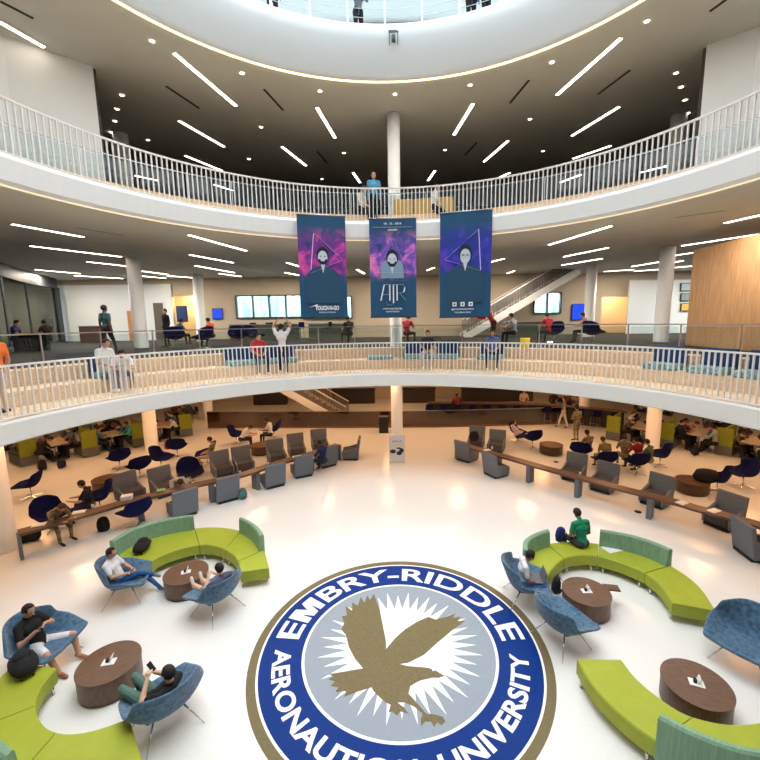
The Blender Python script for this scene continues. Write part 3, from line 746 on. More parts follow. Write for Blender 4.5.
# ------------------------------------------------------------------ curved sofas
def resample(pts, n):
    L = [0]
    for a, b in zip(pts[:-1], pts[1:]): L.append(L[-1]+(b-a).length)
    out = []
    for i in range(n+1):
        s = L[-1]*i/n; k = 0
        while k < len(L)-2 and L[k+1] < s: k += 1
        t = (s-L[k])/(L[k+1]-L[k]); out.append(pts[k].lerp(pts[k+1], t))
    return out
def smooth(pts, it=2):
    for _ in range(it):
        q = [pts[0]]
        for a, b in zip(pts[:-1], pts[1:]): q += [a.lerp(b, .25), a.lerp(b, .75)]
        q.append(pts[-1]); pts = q
    return pts
def sofa(inner, outer, cuts, backs, label, backtop=.82, legs_at=None):
    """inner/outer pixel polylines at seat height, cuts: fractions of length, backs: (f0, f1)"""
    SZ = .42; n = 60
    I = resample(smooth([P(x, y, SZ) for x, y in inner]), n); O = resample(smooth([P(x, y, SZ) for x, y in outer]), n)
    c = sum((I[i]+O[i] for i in range(n+1)), Vector())/(2*(n+1)); c.z = 0
    root = empty('curved_sofa', c, 0, label, 'sofa')
    cuts = [0]+cuts+[1]
    for a, b in zip(cuts[:-1], cuts[1:]):
        i0, i1 = round(a*n), round(b*n); vs = []; fs = []; k = 0
        for i in range(i0, i1+1):
            p = I[i]; q = O[i]
            if i == i0 and a > 0: p = I[i].lerp(I[i+1], .12); q = O[i].lerp(O[i+1], .12)
            if i == i1 and b < 1: p = I[i].lerp(I[i-1], .12); q = O[i].lerp(O[i-1], .12)
            p = p-c; q = q-c
            d = (q-p).normalized()*.02
            vs += [(p.x, p.y, .16), (p.x, p.y, SZ-.02), (p.x+d.x, p.y+d.y, SZ), (q.x-d.x, q.y-d.y, SZ), (q.x, q.y, SZ-.02), (q.x, q.y, .16)]; k += 1
        for j in range(k-1):
            for e in range(6): fs.append((j*6+e, j*6+(e+1) % 6, (j+1)*6+(e+1) % 6, (j+1)*6+e))
        fs += [tuple(range(6)), tuple(range((k-1)*6, k*6))[::-1]]
        MB().add(vs, fs).build('seat_module', lime, root)
        for i in (i0+2, i1-2):
            for t in (.05, .95):
                p = I[i].lerp(O[i], t)-c; MB().tube([(p.x, p.y, 0), (p.x, p.y, .17)], .024).build('leg', chrome, root)
    for a, b in backs:
        i0, i1 = round(a*n), round(b*n); vs = []; fs = []; k = 0
        for i in range(i0, i1+1):
            q = O[i]-c; d = (O[i]-I[i]).normalized(); w0 = .0; 
            for off, z in ((-.13, SZ+.002), (-.09, backtop-.03), (-.06, backtop), (.0, backtop), (.03, backtop-.03), (.03, .14), (.004, .14), (.004, SZ+.002)):
                vs.append((q.x+d.x*off, q.y+d.y*off, z))
            k += 1
        for j in range(k-1):
            for e in range(8): fs.append((j*8+e, j*8+(e+1) % 8, (j+1)*8+(e+1) % 8, (j+1)*8+e))
        fs += [tuple(range(8)), tuple(range((k-1)*8, k*8))[::-1]]
        MB().add(vs, fs).build('backrest', teal, root)
    return root
sofa([(151, 562), (160, 556), (176, 550), (195, 545), (211.6, 544.7), (227, 550), (238, 559), (240.5, 572)],
     [(112, 556), (132, 543), (150, 537), (169.5, 532), (193, 528), (222, 526.5), (248, 532), (263, 545), (269, 568)], [.36, .62, .85], [(.0, .36), (.62, .85)], 'lime curved sofa with sage backs around the far left coffee table')
sofa([(548, 575), (552, 569), (560, 561), (569.7, 556), (590.5, 554.5), (607, 558), (627, 564.5), (649.5, 574.8), (664, 588.4), (672.3, 603)],
     [(524, 566), (523, 556), (532, 549), (543, 545), (555, 542), (580, 541), (607, 545), (640, 552), (675, 567), (701, 586), (716, 611)], [.24, .46, .74], [(.0, .24), (.46, .74)], 'lime curved sofa with sage backs around the far right coffee table')
sofa([(622, 660), (636, 679), (669, 705), (691, 717), (728, 725), (760, 723), (800, 712)],
     [(577, 659), (591, 685), (618, 713), (651, 739), (700, 766), (760, 785), (840, 780)], [.42, .8], [(.42, .8)], 'lime curved sofa with a sage back in the front right corner')
sofa([(56, 668), (42, 684), (35, 700), (36, 715), (46, 729), (65, 734), (92, 731), (129, 718)],
     [(14, 663), (-4, 680), (-22, 708), (-26, 740), (0, 780), (50, 800), (100, 790), (142, 760)], [.3, .62], [(.35, .62)], 'lime curved sofa in the front left corner beside the man in white shorts')

# ------------------------------------------------------------------ coffee tables, felt chairs
TA, TB, TC, TD = P(186, 572, .42), P(109, 662, .42), P(586.5, 591, .42), P(696.5, 683, .42)
for p in (TA, TB, TC, TD): p.z = 0
gt = 'round walnut coffee tables of the lounge circles'
table(TA, .3, 'round walnut coffee table inside the far left sofa ring', gt); table(TB, .6, 'round walnut coffee table in front left between two felt chairs', gt)
table(TC, -.3, 'round walnut coffee table inside the far right sofa ring', gt); table(TD, -.5, 'round walnut coffee table at front right beside the lime sofa', gt)
gf = 'blue felt lounge chairs'
def G(px, py, z=.0): p = P(px, py, z); p.z = 0; return p
C1, C2, C3, C4, C5, C6, C7 = G(124, 580, .4), G(217, 594, .4), G(43, 645, .4), G(165, 703, .4), G(524, 583, .4), G(561, 622, .4), G(746, 643, .4)
rz1, rz2, rz3, rz4, rz5, rz6, rz7 = -PI/2+.35, face(C2, TA)+.1, face(C3, TB)+.25, face(C4, TB)-.25, face(C5, TC)+.15, face(C6, TC)-.35, face(C7, TD)+.1
felt_chair(C1, rz1, 'blue felt lounge chair holding the man in white shirt and jeans', gf)
felt_chair(C2, rz2, 'blue felt lounge chair seen from behind, right of the far left coffee table', gf)
felt_chair(C3, rz3, 'blue felt lounge chair holding the man in black shirt and white shorts', gf)
felt_chair(C4, rz4, 'blue felt lounge chair holding the curled up person in black', gf)
felt_chair(C5, rz5, 'blue felt lounge chair holding the person with a laptop beside the seal', gf)
felt_chair(C6, rz6, 'empty blue felt lounge chair at the right edge of the floor seal', gf)
felt_chair(C7, rz7, 'empty blue felt lounge chair at the right edge of the picture', gf)

# ------------------------------------------------------------------ long work bars
def bar(cl, label, posts, w=.38, h=.72):
    pts = resample(smooth([P(x, y, h) for x, y in cl]), 60); c = sum(pts, Vector())/61; c.z = 0
    root = empty('work_bar', c, 0, label, 'counter')
    cen = []
    for i, p in enumerate(pts):
        d = (pts[min(i+1, 60)]-pts[max(i-1, 0)]).normalized(); cen.append(((p-c)*1.0, Vector((-d.y, d.x, 0))))
    MB().sweep(cen, [(-w/2, -.07), (w/2, -.07), (w/2, 0), (-w/2, 0)]).build('worktop', walnut, root)
    for f in posts:
        i = round(f*60); p, d = cen[i]; MB().box((p.x, p.y, (h-.07)/2), (.07 if f in (0, 1) else .14, w-.06, h-.07), rz=math.atan2(d.y, d.x)-PI/2).build('support', greyF if f not in (0, 1) else mat('grey panel', (104, 122, 132), .6), root)
    return root
bar([(18, 532), (60, 520), (92, 511), (130, 500), (170, 490), (205, 482), (240, 475), (266, 466), (290, 459), (315, 452), (338, 444)], 'long curved walnut work bar with grey supports on the left of the atrium', [0, .26, .47, .62, 1])
bar([(458, 442), (473, 447), (502, 455), (540, 466), (559, 471), (588, 478.5), (624, 488.5), (640, 492), (679.5, 502), (695, 507), (728.5, 515.5), (760, 524), (800, 537)], 'long curved walnut work bar with grey supports on the right of the atrium', [0, .20, .335, .50, .70, 1])
gn = 'grey tub chairs at the work bars'
for i, (x, y) in enumerate([(183, 514), (226, 499), (273, 485), (302, 475), (326, 465)]):
    p = G(x, y); tub(p, outward(p)+(-.1, -.05, .1, .1, .35)[i], f'near side grey tub chair at the left work bar, {ORD[i]} from the left', gn)
p = G(351, 458); tub(p, PI/2, 'grey tub chair turned sideways at the right end of the left work bar', gn)
for i, (x, y) in enumerate([(131, 500), (165, 494), (223, 475), (244, 470), (277, 462), (297, 455), (320, 450)]):
    p = G(x, y); tub(p, inward(p), f'far side grey tub chair at the left work bar, {ORD[i]} from the left', gn)
for i, (x, y) in enumerate([(476, 447), (496, 451), (573, 479), (603, 490), (655, 504), (722, 526)]):
    p = G(x, y); tub(p, inward(p), f'far side grey tub chair at the right work bar, {ORD[i]} from the left', gn)
for i, (x, y, r) in enumerate([(467, 460, .5), (496, 475, .6), (756, 556, .4)]):
    p = G(x, y); tub(p, outward(p)-r, 'near side grey tub chair at the right work bar, '+['nearest the central column', 'second from its left end', 'rightmost in the picture'][i], gn)
gs = 'navy swivel shell chairs'
sw = [((52, 530), 'in', 'navy swivel chair holding the camouflage uniform soldier at the left work bar'), ((100, 511), 2.2, 'navy swivel chair behind the dark shirted man at the left work bar'), ((137, 527), 'out', 'empty navy swivel chair on the open floor side of the left work bar'),
      ((191, 484), 'in', 'empty navy swivel chair between grey chairs behind the left work bar'), ((31, 497), 1.9, 'empty navy swivel chair on its own beside the front left column'), ((120, 469), 'out', 'navy swivel chair left of a pair at the low drum table under the left balcony'),
      ((140, 478), 'out', 'navy swivel chair right of a pair at the low drum table under the left balcony'), ((162, 469), -1.6, 'empty navy swivel chair in front of the left column'), ((178, 457), .3, 'navy swivel chair right of the left column'), ((207, 464), 1.9, 'navy swivel chair with a pale jacketed person, left of the sitting pair'),
      ((237, 444), -1.5, 'navy swivel chair holding the left man of the pair at the drum table'), ((274, 438), 1.6, 'navy swivel chair holding the right man of the pair at the drum table'), ((517, 441), -1.3, 'navy swivel chair holding the reclining man in a pale shirt'), ((532, 448), .2, 'empty navy swivel chair at the drum table beside the reclining man'),
      ((580, 462), -.5, 'navy swivel chair at the left end of the uniformed group'), ((604, 472), .0, 'navy swivel chair in the middle of the uniformed group'), ((636, 474), .1, 'navy swivel chair behind the red shirted person'), ((659, 466), 1.2, 'navy swivel chair beside the right ground floor column'),
      ((716, 492), 1.0, 'navy swivel chair beside the black jacket at the drum table on the right'), ((742, 486), 1.5, 'empty navy swivel chair tipping toward the right picture edge')]
for (x, y), r, lb in sw:
    p = G(x, y); swivel(p, inward(p) if r == 'in' else outward(p) if r == 'out' else r, lb, gs)
for (x, y), lb in [((108, 484), 'low drum table under the left balcony beside two navy chairs'), ((190, 470), 'low drum table beside the right navy chair under the left balcony'), ((262, 449), 'low drum table between the two men in white shirts'), ((551, 449), 'low drum table where the reclining man rests his feet'), ((692, 486), 'low drum table under the right balcony with a black jacket over it')]:
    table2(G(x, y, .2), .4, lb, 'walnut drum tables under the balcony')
#@@PART3
# ------------------------------------------------------------------ people
SK = [(196, 150, 120), (150, 104, 78), (222, 178, 150), (112, 76, 58)]
def cloth(c): return mat('cloth %d %d %d' % c, c, .9, var=.08, vscale=25)
camo = mat('camouflage cloth', (78, 76, 54), .9, col2=(148, 136, 104), vscale=13)
hairB = mat('dark hair', (24, 18, 16), .7, var=.2, vscale=60); hairBr = mat('brown hair', (78, 48, 30), .7, var=.2, vscale=60)
shoeB = mat('dark shoe', (36, 32, 30), .6); shoeW = mat('white shoe', (228, 228, 226), .5); eyeM = mat('eye', (24, 20, 18), .3)
def skin(i): return mat('skin %d' % i, SK[i], .55)
def V(*a): return Vector(a)
def make_pose(kind, o):
    """joint positions, local frame, facing +Y, feet on z=0; o: options"""
    J = {}; g = o.get
    if kind in ('stand', 'walk', 'reach'):
        pz = .96; lean = g('lean', 0); J['pel'] = V(0, 0, pz)
        st = .24 if kind == 'walk' else .04
        for s, n in ((-1, 'L'), (1, 'R')):
            f = st*s*(1 if kind == 'walk' else .5)
            J['hip'+n] = V(.095*s, 0, pz-.04); J['knee'+n] = V(.10*s, f*.6+.03, .50); J['ank'+n] = V(.11*s, f, .09 if f >= 0 else .13); J['toe'+n] = V(.125*s, f+.17, .035)
        up = V(0, math.sin(lean), math.cos(lean)); base = J['pel']
    else:
        sh_ = g('seat', .42); pz = sh_+.11; J['pel'] = V(0, g('back', 0), pz); lean = g('lean', .1)
        ext = g('ext', .0); spread = g('spread', .08); lift = g('lift', 0)
        for s, n in ((-1, 'L'), (1, 'R')):
            J['hip'+n] = J['pel']+V(.095*s, 0, -.01)
            kz = g('kneez', max(.47, pz-.01))+lift+(g('cross', 0) if s == 1 else 0)*.10
            J['knee'+n] = V((.10+spread)*s, J['pel'].y+.43, kz)
            az = g('ankz', .09); J['ank'+n] = V((.11+spread*.6)*s, J['pel'].y+.45+ext, az)
            if g('cross', 0) and s == 1: J['knee'+n] = V(.02, J['pel'].y+.44, kz+.03); J['ank'+n] = V(-.20, J['pel'].y+.62, .42)
            J['toe'+n] = J['ank'+n]+(V(0.01*s, .15, -.055) if az < .2 else V(0, .05, .14))
        up = V(g('tilt', 0), math.sin(lean), math.cos(lean)).normalized(); base = J['pel']
    rt = V(1, 0, 0); fwd = V(0, up.z, -up.y)
    J['belly'] = base+up*.17+fwd*.01; J['chest'] = base+up*.36; J['neck'] = base+up*.53-fwd*.01
    hl = g('head', .0); hd = (up*math.cos(hl)+fwd*math.sin(hl)); J['hd'] = J['neck']+hd*.17+fwd*.03; J['hup'] = hd; J['hf'] = (fwd*math.cos(hl)-up*math.sin(hl))
    arms = g('arms', 'phone')
    for s, n in ((-1, 'L'), (1, 'R')):
        sh = base+up*.475+rt*.185*s; J['sh'+n] = sh
        def at(x, f, u): return base+rt*x*s+fwd*f+up*u
        if arms == 'down': e = sh+V(.05*s, -.03, -.29); w = e+V(.0, .06, -.25)
        elif arms == 'phone': e = at(.25, .12, .22); w = at(.07, .30, .30)
        elif arms == 'table': e = sh+V(.06*s, .16, -.25); w = e+V(-.09*s, .24, .02)
        elif arms == 'lap': e = at(.26, .06, .20); w = at(.10, .27, .10)
        elif arms == 'reach': e = sh+V(.12*s, .10, .26); w = e+V(-.14*s, .05, .22)
        elif arms == 'side': e = at(.30, .02, .20); w = e+V(.02*s, .22, .0)
        elif arms == 'mixed': 
            if s < 0: e = at(.25, .12, .22); w = at(.05, .30, .32)
            else: e = at(.30, .04, .20); w = at(.16, .28, .30)
        J['el'+n] = e; J['wr'+n] = w
    return J
def rcone(bm, a, b, ra, rb, seg=10, flat_=1.0, side=None):
    a = Vector(a); b = Vector(b); d = b-a
    if d.length < 1e-5: d = V(0, 0, 1e-4)
    dn = d.normalized(); x = side or (dn.cross(V(0, 0, 1)) if abs(dn.z) < .9 else dn.cross(V(0, 1, 0)))
    x = (x-dn*x.dot(dn)).normalized(); y = dn.cross(x)
    rings = [(a-dn*ra*math.cos(t), ra*math.sin(t)) for t in (.5, 1.0)]+[(a, ra), (b, rb)]+[(b+dn*rb*math.cos(t), rb*math.sin(t)) for t in (1.0, .5)]
    vs = [[bm.verts.new(c+(x*math.cos(2*PI*k/seg)+y*math.sin(2*PI*k/seg)*flat_)*r) for k in range(seg)] for c, r in rings]
    p0 = bm.verts.new(a-dn*ra); p1 = bm.verts.new(b+dn*rb)
    for i in range(len(vs)-1):
        for k in range(seg): bm.faces.new((vs[i][k], vs[i][(k+1) % seg], vs[i+1][(k+1) % seg], vs[i+1][k]))
    for k in range(seg): bm.faces.new((p0, vs[0][(k+1) % seg], vs[0][k])); bm.faces.new((p1, vs[-1][k], vs[-1][(k+1) % seg]))
def ellips(bm, c, X, Y, Z, seg=12):
    M = Matrix(((X.x, Y.x, Z.x, c.x), (X.y, Y.y, Z.y, c.y), (X.z, Y.z, Z.z, c.z), (0, 0, 0, 1)))
    bmesh.ops.create_uvsphere(bm, u_segments=seg, v_segments=8, radius=1, matrix=M)
BODY = {}
def body_mesh(key, kind, o, sleeve, shorts, vox):
    k = (key, sleeve, shorts, vox)
    if k in BODY: return BODY[k]
    J = make_pose(kind, o); bm = bmesh.new(); regs = []
    def seg(a, b, ra, rb, reg, **kw): rcone(bm, a, b, ra, rb, **kw); regs.append((Vector(a), Vector(b), (ra+rb)/2, reg))
    rt = V(1, 0, 0)
    seg(J['pel']+V(-.05, 0, 0), J['pel']+V(.05, 0, 0), .125, .125, 2)
    seg(J['pel'], J['belly'], .13, .125, 1, flat_=.8, side=rt); seg(J['belly'], J['chest'], .128, .145, 1, flat_=.8, side=rt)
    seg(J['chest']+rt*-.07, J['chest']+rt*.07, .115, .115, 1); seg(J['chest'], J['neck'], .13, .06, 1, side=rt)
    seg(J['neck'], J['neck'].lerp(J['hd'], .5), .055, .052, 0)
    hu, hf = J['hup'], J['hf']; hr = hf.cross(hu).normalized(); c = J['hd']
    ellips(bm, c+hu*.025, hr*.077, hf*.098, hu*.105); ellips(bm, c-hu*.05+hf*.022, hr*.058, hf*.068, hu*.07)
    regs.append((c, c+hu*.02, .1, 0))
    rcone(bm, c+hf*.085+hu*.01, c+hf*.112-hu*.022, .012, .016, 8)
    for s in (-1, 1): ellips(bm, c+hr*.078*s-hf*.005, hr*.012, hf*.022, hu*.034, 8)
    for s, n in ((-1, 'L'), (1, 'R')):
        sh, el, wr = J['sh'+n], J['el'+n], J['wr'+n]
        seg(J['neck']-V(0, 0, .03), sh, .07, .072, 1)
        mid = sh.lerp(el, .62)
        seg(sh, mid, .07 if sleeve else .066, .062 if not sleeve else .056, 1); seg(mid, el, .050, .045, 1 if sleeve else 0)
        m2 = el.lerp(wr, .35); seg(el, m2, .046, .043, 1 if sleeve else 0); seg(m2, wr, .042, .029, 1 if sleeve else 0)
        d = (wr-el).normalized(); pn = V(0, 0, -1); pn = (pn-d*pn.dot(d)); pn = pn.normalized() if pn.length > .1 else V(0, -s, 0)
        sd = d.cross(pn).normalized(); pc = wr+d*.05
        if vox < .015:
            seg(wr, wr+d*.075, .03, .035, 0, flat_=.5, side=sd)
            for q, (off, ln) in enumerate(((-.030, .070), (-.010, .080), (.010, .074), (.030, .058))):
                b0 = wr+d*.075+sd*off; k1 = b0+d*ln*.5+pn*.010; k2 = k1+d*ln*.32+pn*.030
                rcone(bm, b0-d*.01, k1, .0095, .009, 6); rcone(bm, k1, k2, .009, .0078, 6)
            tb = wr+d*.025-sd*.03*s; rcone(bm, tb, tb+d*.03-sd*.03*s+pn*.015, .012, .010, 6); rcone(bm, tb+d*.03-sd*.03*s+pn*.015, tb+d*.06-sd*.032*s+pn*.03, .010, .008, 6)
            regs.append((wr, wr+d*.15, .03, 0))
        else: seg(wr, wr+d*.10, .032, .026, 0)
        hp, kn, an, to = J['hip'+n], J['knee'+n], J['ank'+n], J['toe'+n]
        seg(hp, hp.lerp(kn, .8), .092, .072, 2); seg(hp.lerp(kn, .8), kn, .064, .060, 0 if shorts else 2)
        seg(kn, kn.lerp(an, .35), .060 if not shorts else .054, .058 if not shorts else .055, 0 if shorts else 2); seg(kn.lerp(an, .35), an, .055, .040, 0 if shorts else 2)
        seg(an-(to-an)*.25-V(0, 0, .02), to, .038, .036, 3)
    me = bpy.data.meshes.new('b'); bm.to_mesh(me); bm.free()
    o_ = bpy.data.objects.new('b', me); COL.objects.link(o_)
    r = o_.modifiers.new('r', 'REMESH'); r.mode = 'VOXEL'; r.voxel_size = vox
    sm = o_.modifiers.new('s', 'SMOOTH'); sm.factor = .5; sm.iterations = 3 if vox < .015 else 1
    dg = bpy.context.evaluated_depsgraph_get(); dg.update()
    out = bpy.data.meshes.new_from_object(o_.evaluated_get(dg)); bpy.data.objects.remove(o_)
    import numpy as np
    n = len(out.polygons); cc = np.empty(n*3); out.polygons.foreach_get('center', cc); cc = cc.reshape(-1, 3)
    best = np.full(n, 1e9); idx = np.zeros(n, int)
    for a, b, rr, reg_ in regs:
        a = np.array(a); b = np.array(b); d = b-a; t = np.clip(((cc-a)@d)/max(d@d, 1e-9), 0, 1)
        dist = np.linalg.norm(cc-(a+t[:, None]*d), axis=1)-rr
        w_ = dist < best; best[w_] = dist[w_]; idx[w_] = reg_
    out.materials.clear()
    for q in range(4): out.materials.append(skin(0))
    out.polygons.foreach_set('material_index', idx.astype('i')); out.polygons.foreach_set('use_smooth', [True]*n); out.update()
    # hair
    hb = bmesh.new(); ellips(hb, c+hu*.032-hf*.016, hr*.092, hf*.108, hu*.112, 20)
    dele = [v for v in hb.verts if (v.co-c).dot(hf) > .052 and (v.co-c).dot(hu) < .088 or (v.co-c).dot(hu) < -.075 or ((v.co-c).dot(hu) < .02 and (v.co-c).dot(hf) > .0)]
    bmesh.ops.delete(hb, geom=dele, context='VERTS'); hm = bpy.data.meshes.new('hair'); hb.to_mesh(hm); hb.free()
    for p in hm.polygons: p.use_smooth = True
    hm.materials.append(hairB)
    BODY[k] = (out, hm, J); return BODY[k]
def person(loc, rz, kind, o, label, top, legs, sk=0, sleeve=True, shorts=False, shoes=None, hair=None, vox=.03, scale=1, group=None, key=None, extra=None):
    bmesh_, hm, J = body_mesh(key or (kind, tuple(sorted(o.items()))), kind, o, sleeve, shorts, vox)
    root = empty('person', loc, rz, label, 'person', group); root.scale = (scale,)*3
    b = bpy.data.objects.new('body', bmesh_); COL.objects.link(b); b.parent = root
    for i, m in enumerate((skin(sk), top, legs, shoes or shoeB)):
        b.material_slots[i].link = 'OBJECT'; b.material_slots[i].material = m
    h = bpy.data.objects.new('hair', hm); COL.objects.link(h); h.parent = root
    h.material_slots[0].link = 'OBJECT'; h.material_slots[0].material = hair or hairB
    sd = h.modifiers.new('t', 'SOLIDIFY'); sd.thickness = .012
    if vox < .015:
        c, hu, hf = J['hd'], J['hup'], J['hf']; hr = hf.cross(hu).normalized()
        for s in (-1, 1):
            m = MB(); m.lathe([(0, -.009), (.011, 0), (0, .009)], n=8); e = m.build('eye', eyeM, b); e.location = c+hr*.03*s+hf*.092+hu*.018
        m = MB(); m.box((0, 0, 0), (.045, .010, .010)); e = m.build('mouth', mat('lips', (150, 84, 74), .5), b); e.location = c+hf*.086-hu*.06; e.rotation_euler = (-math.asin(max(-1, min(1, hu.y))), 0, 0)
    return root, J
def held(root, J, kind, name, label, cat, m):
    """phone or laptop in the hands: a thing of its own"""
    M = Matrix.Translation(root.location) @ Matrix.Rotation(root.rotation_euler.z, 4, 'Z') @ Matrix.Scale(root.scale[0], 4)
    c = (J['wrL']+J['wrR'])/2+(J['wrL']-J['elL']).normalized()*.09
    if kind == 'phone':
        t = empty(name, M @ (c+V(0, .02, .03)), root.rotation_euler.z, label, cat)
        a = MB().box(None, (.075, .010, .15), M=Matrix.Rotation(-.7, 4, 'X')).build('case', m, t, bevel=.004)
        MB().box(None, (.066, .003, .135), M=Matrix.Rotation(-.7, 4, 'X') @ Matrix.Translation((0, -.007, 0))).build('screen', mat('phone glass', (20, 24, 30), .1), a)
    else:
        t = empty(name, M @ V(0, .30+J['pel'].y, J['kneeL'].z+.085), root.rotation_euler.z, label, cat)
        MB().box((0, 0, 0), (.34, .24, .018)).build('keyboard_base', m, t)
        MB().box(None, (.34, .012, .23), M=Matrix.Translation((0, .15, .11)) @ Matrix.Rotation(-.3, 4, 'X')).build('screen_lid', m, t)
    return t
def backpack(loc, rz, label, m, name='backpack', cat='bag', s=1, lay=False):
    t = empty(name, loc, rz, label, cat); t.scale = (s,)*3
    M = Matrix.Translation((0, 0, .12)) @ Matrix.Rotation(PI/2, 4, 'X') if lay else Matrix.Translation((0, 0, .22))
    b = MB(); n = 14
    b.lathe([(0, -.22), (.10, -.215), (.15, -.18), (.165, -.05), (.155, .08), (.12, .18), (.05, .22), (0, .225)], n=n, sy=.68)
    for i, v in enumerate(b.v): b.v[i] = tuple(M @ Vector(v))
    b.build('bag_body', m, t)
    p = MB(); p.lathe([(0, -.12), (.09, -.11), (.11, -.02), (.09, .07), (0, .08)], (0, .085, -.06), n=10, sy=.5)
    for i, v in enumerate(p.v): p.v[i] = tuple(M @ Vector(v))
    p.build('front_pocket', m, t)
    q = MB(); q.tube([M @ V(-.06, -.08, .2), M @ V(-.07, -.17, .08), M @ V(-.07, -.15, -.1), M @ V(-.06, -.09, -.19)], .014, 6); q.build('strap', m, t)
    q = MB(); q.tube([M @ V(.06, -.08, .2), M @ V(.07, -.17, .08), M @ V(.07, -.15, -.1), M @ V(.06, -.09, -.19)], .014, 6); q.build('strap', m, t)
    return t
NV = .0085
navyP = cloth((30, 36, 60)); jean = cloth((44, 92, 150)); blackC = cloth((22, 22, 26)); whiteC = cloth((226, 226, 228)); greyC = cloth((120, 122, 126)); khaki = cloth((150, 132, 100))
def fw(rz, d): return Vector((-math.sin(rz)*d, math.cos(rz)*d, 0))
# 1 man with white shorts
r, J = person(C3-fw(rz3, .02), rz3-.1, 'sit', dict(seat=.34, back=-.03, lean=-.42, arms='mixed', head=.75, spread=.16, ext=.1), 'man in black t-shirt and white shorts slouching in a blue chair with a phone', blackC, whiteC, 0, False, True, mat('tan loafer', (160, 96, 60), .6), vox=NV, scale=.95)
held(r, J, 'phone', 'phone', 'dark phone held by the man in white shorts', 'phone', blackP)
# 2 curled reader lying across the chair
r, J = person(C4+Vector((-.20, .02, 0)), PI/2-.25, 'sit', dict(seat=.36, lean=-.85, arms='phone', head=1.0, spread=.02, ext=-.12, ankz=.36, lift=.2), 'dark haired person in black curled up over a phone in a blue chair', blackC, cloth((86, 116, 108)), 2, False, False, shoeW, vox=NV, scale=.95)
held(r, J, 'phone', 'phone', 'dark phone held by the curled up person in black', 'phone', blackP)
# 3 man in jeans
r, J = person(C1-fw(rz1, .02), rz1-.3, 'sit', dict(seat=.34, back=-.04, lean=-.42, arms='lap', head=.7, spread=.05, ext=.35, cross=1), 'man in white t-shirt and blue jeans reclining with crossed legs', whiteC, jean, 0, False, False, mat('grey shoe', (110, 116, 122), .6), vox=NV, scale=.95)
held(r, J, 'phone', 'phone', 'phone resting on the lap of the man in blue jeans', 'phone', blackP)
# 4 feet on table
person(C2-fw(rz2, .02), rz2, 'sit', dict(seat=.34, back=.04, lean=-.48, arms='phone', head=.8, spread=.0, ext=.22, ankz=.50), 'dark haired person in plaid with white shoes up on the coffee table', cloth((90, 84, 110)), khaki, 2, False, True, shoeW, vox=NV, scale=.93)
# 5 laptop
r, J = person(C5-fw(rz5, .02), rz5, 'sit', dict(seat=.34, back=-.02, lean=.05, arms='lap', head=.6, spread=.06), 'person with black curly hair in white t-shirt typing on a laptop', whiteC, jean, 1, False, False, vox=NV, scale=.93)
held(r, J, 'laptop', 'laptop', 'grey laptop on the knees of the person beside the seal', 'laptop', mat('laptop grey', (104, 108, 114), .35))
# 6 green shirt, sitting with the back to the seal on the right sofa
g6 = P(582, 547, .42); g6.z = 0
person(g6, .25, 'sit', dict(seat=.42, lean=.22, arms='lap', head=.35, spread=.06), 'man in green t-shirt sitting on the right curved sofa with his back turned', cloth((18, 132, 96)), cloth((60, 62, 66)), 1, False, False, vox=NV)
# mid distance people at bars and drum tables
def at_(px, py, z=.42): p = P(px, py, z); p.z = 0; return p
MV = .022
T = dict
sit1, lean1, lay1 = T(seat=.42, lean=.12, arms='table', head=.4), T(seat=.42, lean=.55, arms='table', head=.6), T(seat=.42, lean=-.4, arms='lap', head=.4, ext=.3, ankz=.45)
mid = [
 (at_(52, 527), face(at_(52, 527), (0, 6.8))+.15, lean1, 'soldier in camouflage uniform leaning over the left work bar', camo, camo, 0, True, hairBr),
 (at_(91, 508), 1.9, sit1, 'man with dark cap and dark shirt seated side on behind the left work bar', cloth((24, 26, 40)), navyP, 0, False, hairB),
 (at_(174, 490), inward(at_(174, 490)), T(seat=.42, lean=.8, arms='table', head=.9), 'person in white top resting the head on the left work bar', cloth((206, 196, 186)), navyP, 0, True, hairBr),
 (at_(324, 463), outward(at_(324, 463))+.7, sit1, 'person in navy top in the grey chair at the far end of the left bar', cloth((22, 34, 84)), navyP, 1, True, hairB),
 (at_(241, 441), -1.3, lean1, 'left man in white shirt bending over the drum table', whiteC, navyP, 0, False, hairB),
 (at_(271, 436), 1.5, sit1, 'right man in white shirt sitting upright at the drum table', whiteC, navyP, 1, False, hairB),
 (at_(517, 438), -1.35, lay1, 'man in pale pink shirt reclining with his feet up on the drum table', cloth((216, 196, 200)), navyP, 0, True, hairBr),
 (at_(589, 452), .3, sit1, 'soldier in camouflage uniform, left one of the seated uniformed group', camo, camo, 1, True, hairB),
 (at_(606, 460), .1, T(seat=.42, lean=.25, arms='lap', head=.5), 'person in olive green shirt in the middle of the seated uniformed group', cloth((122, 118, 64)), camo, 0, False, hairBr),
 (at_(624, 458), -.4, sit1, 'soldier in camouflage uniform sitting beside the red shirted person', camo, camo, 0, True, hairB),
 (at_(638, 461), .2, sit1, 'person in red shirt sitting beside the right ground floor column', cloth((150, 26, 44)), navyP, 0, True, hairB),
 (at_(650, 463), .6, sit1, 'person in muted green jacket next to the red shirted person', cloth((86, 104, 78)), khaki, 0, True, hairB),
 (at_(211, 458), 1.7, T(seat=.42, lean=-.2, arms='lap', head=.7, ext=.2), 'person in camouflage top and pale jacket slumped in a navy chair', camo, cloth((190, 170, 176)), 0, False, hairB),
]
for p, rz, o, lb, a, b, s, sl, h in mid: person(p, rz, 'sit', o, lb, a, b, s, sl, False, hair=h, vox=MV)
person(at_(576, 441, 0), .3, 'stand', T(arms='lap', head=.3), 'soldier in camouflage uniform standing left of the seated uniformed group', camo, camo, 0, True, vox=MV)
